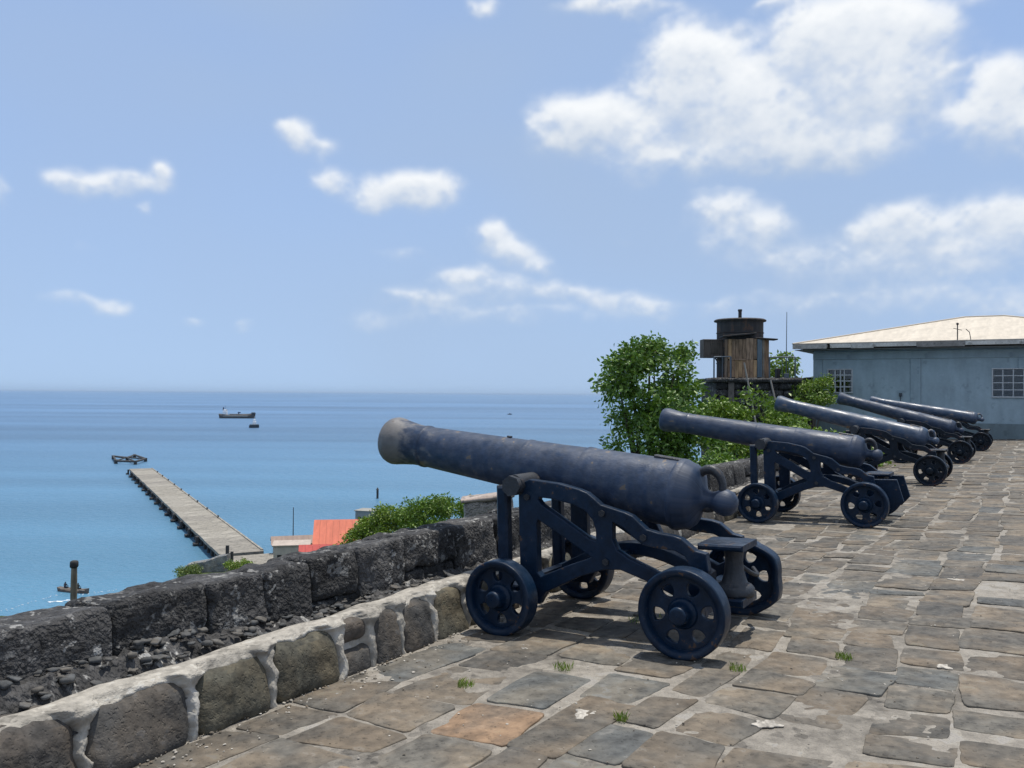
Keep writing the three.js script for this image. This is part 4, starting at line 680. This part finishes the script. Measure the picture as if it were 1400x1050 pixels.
function gable(name, label, x, d, y, w, dep, h, rise, turn, wallC, roofC, o = {}) {
  const g = base(name, new THREE.Vector3(x, y, -d), turn); tag(g, label, 'building');
  const wm = mat(...wallC, { map: rep(wallMap, .15) }), rm = mat(...roofC, { map: rep(roofMap, .12), roughness: .8 }), ov = .6;
  const s = new THREE.Shape(); s.moveTo(-dep / 2, 0); s.lineTo(dep / 2, 0); s.lineTo(dep / 2, h); if (rise) s.lineTo(0, h + rise); s.lineTo(-dep / 2, h); s.closePath();
  put('wall', boxUV(new THREE.ExtrudeGeometry(s, { depth: w, bevelEnabled: false }).translate(0, 0, -w / 2).rotateY(Math.PI / 2), 1), wm, g);
  const roof = new THREE.Group();
  const sl = Math.hypot(dep / 2 + ov, rise), an = Math.atan2(rise, dep / 2), np = Math.max(6, Math.round(w / 1.1));
  if (rise) for (const sd of [-1, 1]) { const parts = []; for (let i = 0; i < np; i++) { const pw = (w + 2 * ov) / np; const p = put('roof_sheet', boxUV(bbx(pw - .03, .09, sl + .1, 0, 0, 0, .02), 1, i * .7), rm, g); p.position.set(-w / 2 - ov + pw * (i + .5), h + rise / 2 - ov * .25 * Math.tan(an) + .08, sd * (dep / 4 + ov / 2)); p.rotation.x = sd * an; } }
  else put('roof', boxUV(bbx(w + .6, .25, dep + .6, 0, h + .13, 0, .03)), rm, g);
  const wn = Math.max(2, Math.floor(w / 2.4)), dark = mat(.02, .025, .03, { roughness: .2 });
  for (let i = 0; i < wn; i++) for (const sd of [-1, 1]) put('window', bbx(.9, Math.min(1.3, h * .35), .08, -w / 2 + w * (i + .5) / wn, h * .6, sd * (dep / 2 + .02), .02), dark, g);
  return g;
}
gable('red_roof_house', 'large building with bright red gabled roof by the harbour', -32.4, 176, -36, 12.5, 10, 8.4, 3.6, .16, [.5, .45, .4], [.62, .17, .10]);
gable('red_roof_house', 'lower house with crimson red roof in front of the larger red roof', -34.6, 162, -36, 7.5, 6, 7.2, 2.2, .2, [.45, .42, .38], [.52, .085, .07]);
gable('shed_building', 'cream flat-roofed shed beside the pier root', -46.3, 186, -36.5, 7.2, 6, 6.0, 0, .2, [.55, .5, .42], [.45, .38, .32]);
gable('long_shed', 'long low brown-roofed shed behind the cream shed', -50.5, 208, -37.5, 11, 5, 3.8, 1.2, .3, [.45, .42, .38], [.30, .22, .18]);
gable('grey_kiosk', 'small grey flat-roofed block standing behind the red roof', -41, 252, -37.6, 5.5, 5, 5.4, 0, -.3, [.28, .28, .26], [.30, .29, .26]);
gable('white_house', 'small white house peeping between the two slope trees', -11.8, 92, -26, 5, 5, 9, 1.2, .2, [.6, .6, .58], [.42, .42, .42]);
for (const [x, d, y, h, lab] of [[-29, 196, -28, 9, 'thin flagpole beside the brown shed'], ]) { const o = base('harbour_pole', new THREE.Vector3(-57.5, -37, -214)); tag(o, lab, 'pole'); put('pole', bar([4.5, 0, 0], [4.5, 10.5, 0], .14, .09), pileM, o); }
{ const o = base('channel_marker', new THREE.Vector3(-50.5, -38.4, -332)); tag(o, 'dark marker pile standing in the sea behind the harbour', 'marker'); put('pile', merge([bar([0, -2, 0], [0, 3.4, 0], .42, .42), new THREE.ConeGeometry(.6, .9, 8).translate(0, 3.8, 0)]), pileM, o); }
// ruined plaster wall and post just outside the parapet
{ const w = base('ruined_wall', new THREE.Vector3(-.25, -3.4, -14)); tag(w, 'broken plastered wall end rising beyond the parapet left of the cannon', 'wall'); put('masonry', rock(.75, 3.45, .5, 12, { seg: 10, r: .06, amp: .12 }).translate(-.12, 1.60, 0), mat(.36, .33, .30, { map: rep(concMap, .8), bumpMap: rep(lavaBump, 1), bumpScale: .05 }), w); put('coping', rock(.85, .07, .55, 13, { seg: 12, r: .02, amp: .03 }).rotateZ(.12).translate(-.12, 3.35, 0), mat(.40, .33, .29, { map: rep(concMap, 1) }), w);
  const p = put('plaster_post', boxUV(bbx(.085, 4.0, .1, 0, 0, 0, .01)), mat(.50, .42, .33, { map: rep(concMap, 2.5) })); p.position.set(-.07, -1.62, -13.2); tag(p, 'pale chipped post standing under the nearest cannon barrel', 'post'); }
// weathered post outside the parapet
{ const p = base('wooden_post', new THREE.Vector3(-4.02, -5.2, -8.1)); tag(p, 'weathered wooden post standing outside the parapet at left', 'post'); put('shaft', boxUV(rock(.056, 5.2, .056, 4, { seg: 9, r: .024, amp: .008 }).translate(0, 2.60, 0)), mat(.25, .22, .16, { map: rep(woodMap, 3) }), p); put('cap', rock(.066, .07, .066, 6, { seg: 60, r: .02, amp: .006 }).translate(0, 5.20, 0), mat(.03, .03, .03), p); }
tuft('grass_tuft', 'tuft of bright grass at the left edge outside the parapet', -2.36, .30, 3.52, .05, .10, 60, lime, 610).position.set(-3.35, -.02, -5.75);
{ const m = put('earth_bank', rock(.9, 2.6, 1.6, 21, { seg: 6, r: .3, amp: .1 }), grassM); m.position.set(-3.6, -1.36, -5.9); tag(m, 'small earth bank outside the parapet', null, null, 'structure'); }

// boats
function hull(L, B, D, sheer, mat1, parent, name = 'hull') {
  const P = [], I = [], n = 16, m = 8;
  for (let i = 0; i <= n; i++) { const t = i / n, x = (t - .5) * L, b = B / 2 * Math.pow(Math.sin(Math.PI * clamp(.12 + t * .88)), .55) * (t > .97 ? .3 : 1), top = D + sheer * Math.pow(Math.abs(t - .4) * 1.7, 2); for (let j = 0; j <= m; j++) { const a = (j / m - .5) * Math.PI, k = Math.sin(a); P.push(x + (j === 0 || j === m ? (t - .5) * .04 * L : 0), j === 0 || j === m ? top : -Math.cos(a) * D * .5 + (1 - Math.cos(a)) * top * .4, Math.sign(k) * Math.pow(Math.abs(k), .6) * b); } }
  const w = m + 1; for (let i = 0; i < n; i++) { for (let j = 0; j < m; j++) { const a = i * w + j; I.push(a, a + 1, a + w, a + 1, a + w + 1, a + w); } I.push(i * w, (i + 1) * w, i * w + m, (i + 1) * w, (i + 1) * w + m, i * w + m); }
  for (let j = 1; j < m; j++) { I.push(0, j, j + 1); I.push(n * w, n * w + j + 1, n * w + j); }
  const g = new THREE.BufferGeometry(); g.setAttribute('position', new THREE.Float32BufferAttribute(P, 3)); g.setIndex(I); g.computeVertexNormals(); return put(name, boxUV(g), mat1, parent);
}
const whiteM = mat(.78, .78, .78, { roughness: .5 });
{
  const s = base('cargo_ship', new THREE.Vector3(-411, -38.4, -1315), .04); tag(s, 'small dark cargo ship with white wheelhouse lying offshore', 'ship');
  hull(52, 9.5, 5.2, 3.2, mat(.10, .105, .11, { map: rep(rustMap, .1), roughness: .6 }), s);
  put('rubbing_band', bx(36, 1.1, 9.9, -2, 3.4, 0), mat(.35, .34, .31), s); put('hold_cover', bbx(26, 1.0, 6, 2, 6.0, 0, .3), mat(.16, .15, .14), s);
  put('wheelhouse', merge([bbx(5.5, 5.5, 7, -18, 8.2, 0, .3), bbx(4, 2.2, 5.5, -18, 12, 0, .3)]), whiteM, s); for (let i = 0; i < 4; i++) put('window', bbx(.1, .9, 1.0, -15.9, 12.1, -2.1 + i * 1.4, .02), pileM, s);
  put('funnel', new THREE.CylinderGeometry(.9, 1.1, 4.5, 12).translate(-20.5, 14, 0), mat(.04, .05, .08), s); put('mast', bar([-18, 13, 0], [-18, 19, 0], .25, .15), pileM, s); put('crane', merge([bar([2, 6, 0], [2, 9, 0], .9), bbx(4, 1.4, 2, 2.8, 8.6, 0)]), mat(.03, .06, .12), s); put('bow_bulwark', bbx(4.5, 3.0, 5, 23.4, 7.4, 0, .5), mat(.04, .05, .06), s);
  const t = base('work_boat', new THREE.Vector3(-285, -38.4, -972), .5); tag(t, 'stubby dark work boat with white cabin near the cargo ship', 'boat');
  hull(10.5, 5.2, 2.4, 1.0, mat(.03, .045, .06), t); put('bulwark', bbx(9.0, 1.6, 5.2, 0, 3.0, 0, .3), mat(.06, .08, .09), t); put('cabin', merge([bbx(3.6, 3.2, 3.2, .2, 5.2, 0, .2), bbx(2.4, 2.4, 2.2, .2, 8, 0, .2)]), whiteM, t); put('mast', bar([.2, 9, 0], [.2, 13, 0], .16, .1), whiteM, t); for (const z of [-.8, .8]) put('window', bbx(.1, .9, .8, 2.02, 5.8, z, .02), pileM, t);
  const f = base('distant_boat', new THREE.Vector3(-4, -38.4, -1660), .2); tag(f, 'tiny dark boat far out above the nearest cannon barrel', 'boat'); hull(8, 2.6, 1.3, .8, mat(.03, .04, .06), f); put('canopy', bbx(2.4, 1.2, 1.8, .2, 2.2, 0, .2), mat(.05, .07, .09), f);
}
function bodyMesh() {                                     // one seated figure as one mesh
  const cap = (a, b, r0, r1) => { const g = bar(a, b, r0, r1, 10); return merge([g, new THREE.SphereGeometry(r0, 10, 8).translate(...a), new THREE.SphereGeometry(r1, 10, 8).translate(...b)]); };
  return merge([cap([0, .12, 0], [.02, .60, 0], .17, .20), cap([.02, .64, 0], [.03, .74, 0], .065, .06), new THREE.SphereGeometry(.115, 12, 10).scale(.9, 1.12, .95).translate(.05, .87, 0), cap([0, .12, -.1], [.42, .22, -.14], .09, .07), cap([.42, .22, -.14], [.46, -.2, -.14], .07, .05), cap([0, .12, .1], [.42, .22, .14], .09, .07), cap([.42, .22, .14], [.46, -.2, .14], .07, .05), cap([.02, .6, -.22], [.2, .36, -.26], .06, .05), cap([.2, .36, -.26], [.42, .34, -.2], .045, .04), cap([.02, .6, .22], [.2, .36, .26], .06, .05), cap([.2, .36, .26], [.42, .34, .2], .045, .04)]);
}
{
  const b = base('fishing_boat', new THREE.Vector3(-86.6, -38.4, -174.5), -.32); tag(b, 'narrow open wooden boat close below the fort', 'boat');
  hull(7.4, 1.5, .55, .5, mat(.16, .13, .11, { map: rep(woodMap, .5) }), b); put('gunwale', merge([beam([-3.3, .66, -.55], [3.2, .66, -.55], .1, .1), beam([-3.3, .66, .55], [3.2, .66, .55], .1, .1)]), mat(.34, .29, .24), b);
  for (const x of [-1.8, 0, 1.6]) put('thwart', bbx(.28, .06, 1.2, x, .60, 0), mat(.3, .26, .2), b);
  for (const [dx, c, lab] of [[-2.2, [.03, .035, .05], 'dark clothed person sitting at the left end of the open boat'], [1.0, [.025, .03, .03], 'dark clothed person sitting near the middle of the open boat']]) { const p = base('person', b.position.clone().add(new THREE.Vector3(dx * Math.cos(.32), .62, dx * Math.sin(.32))), -.32); tag(p, lab, 'person', 'people in the open boat'); const m = put('body', bodyMesh().scale(1.3, 1.3, 1.3), mat(...c), p); put('shirt', lathe([[.0, .78], [.12, .84], [.27, .78], [.25, .3], [.24, .1]], 12), mat(...c.map((v) => v * 1.8)), p); }
  // foam of the wake
  reseed(900); const foam = [];
  const streak = (x0, d0, x1, d1, w, n) => { for (let i = 0; i < n; i++) { const t = (i + rnd()) / n, s = w * rr(.4, 1.2), g = new THREE.IcosahedronGeometry(1, 1).scale(s * rr(1.5, 3.5), .08, s * .7).rotateY(rr(-.4, .4)).translate(mix(x0, x1, t) + rr(-.5, .5), -38.36, -(mix(d0, d1, t) + rr(-.6, .6))); foam.push(g); } };
  streak(-86.6, 166, -82.6, 168, .24, 16); streak(-92, 157, -88.7, 173, .07, 22); streak(-84.5, 172, -77, 178, .07, 22);
  tag(put('wake_foam', merge(foam), mat(.75, .78, .8, { roughness: .8 })), 'white foam of the boat wake on the water', 'foam', null, 'stuff');
}

renderer.render(scene, camera);
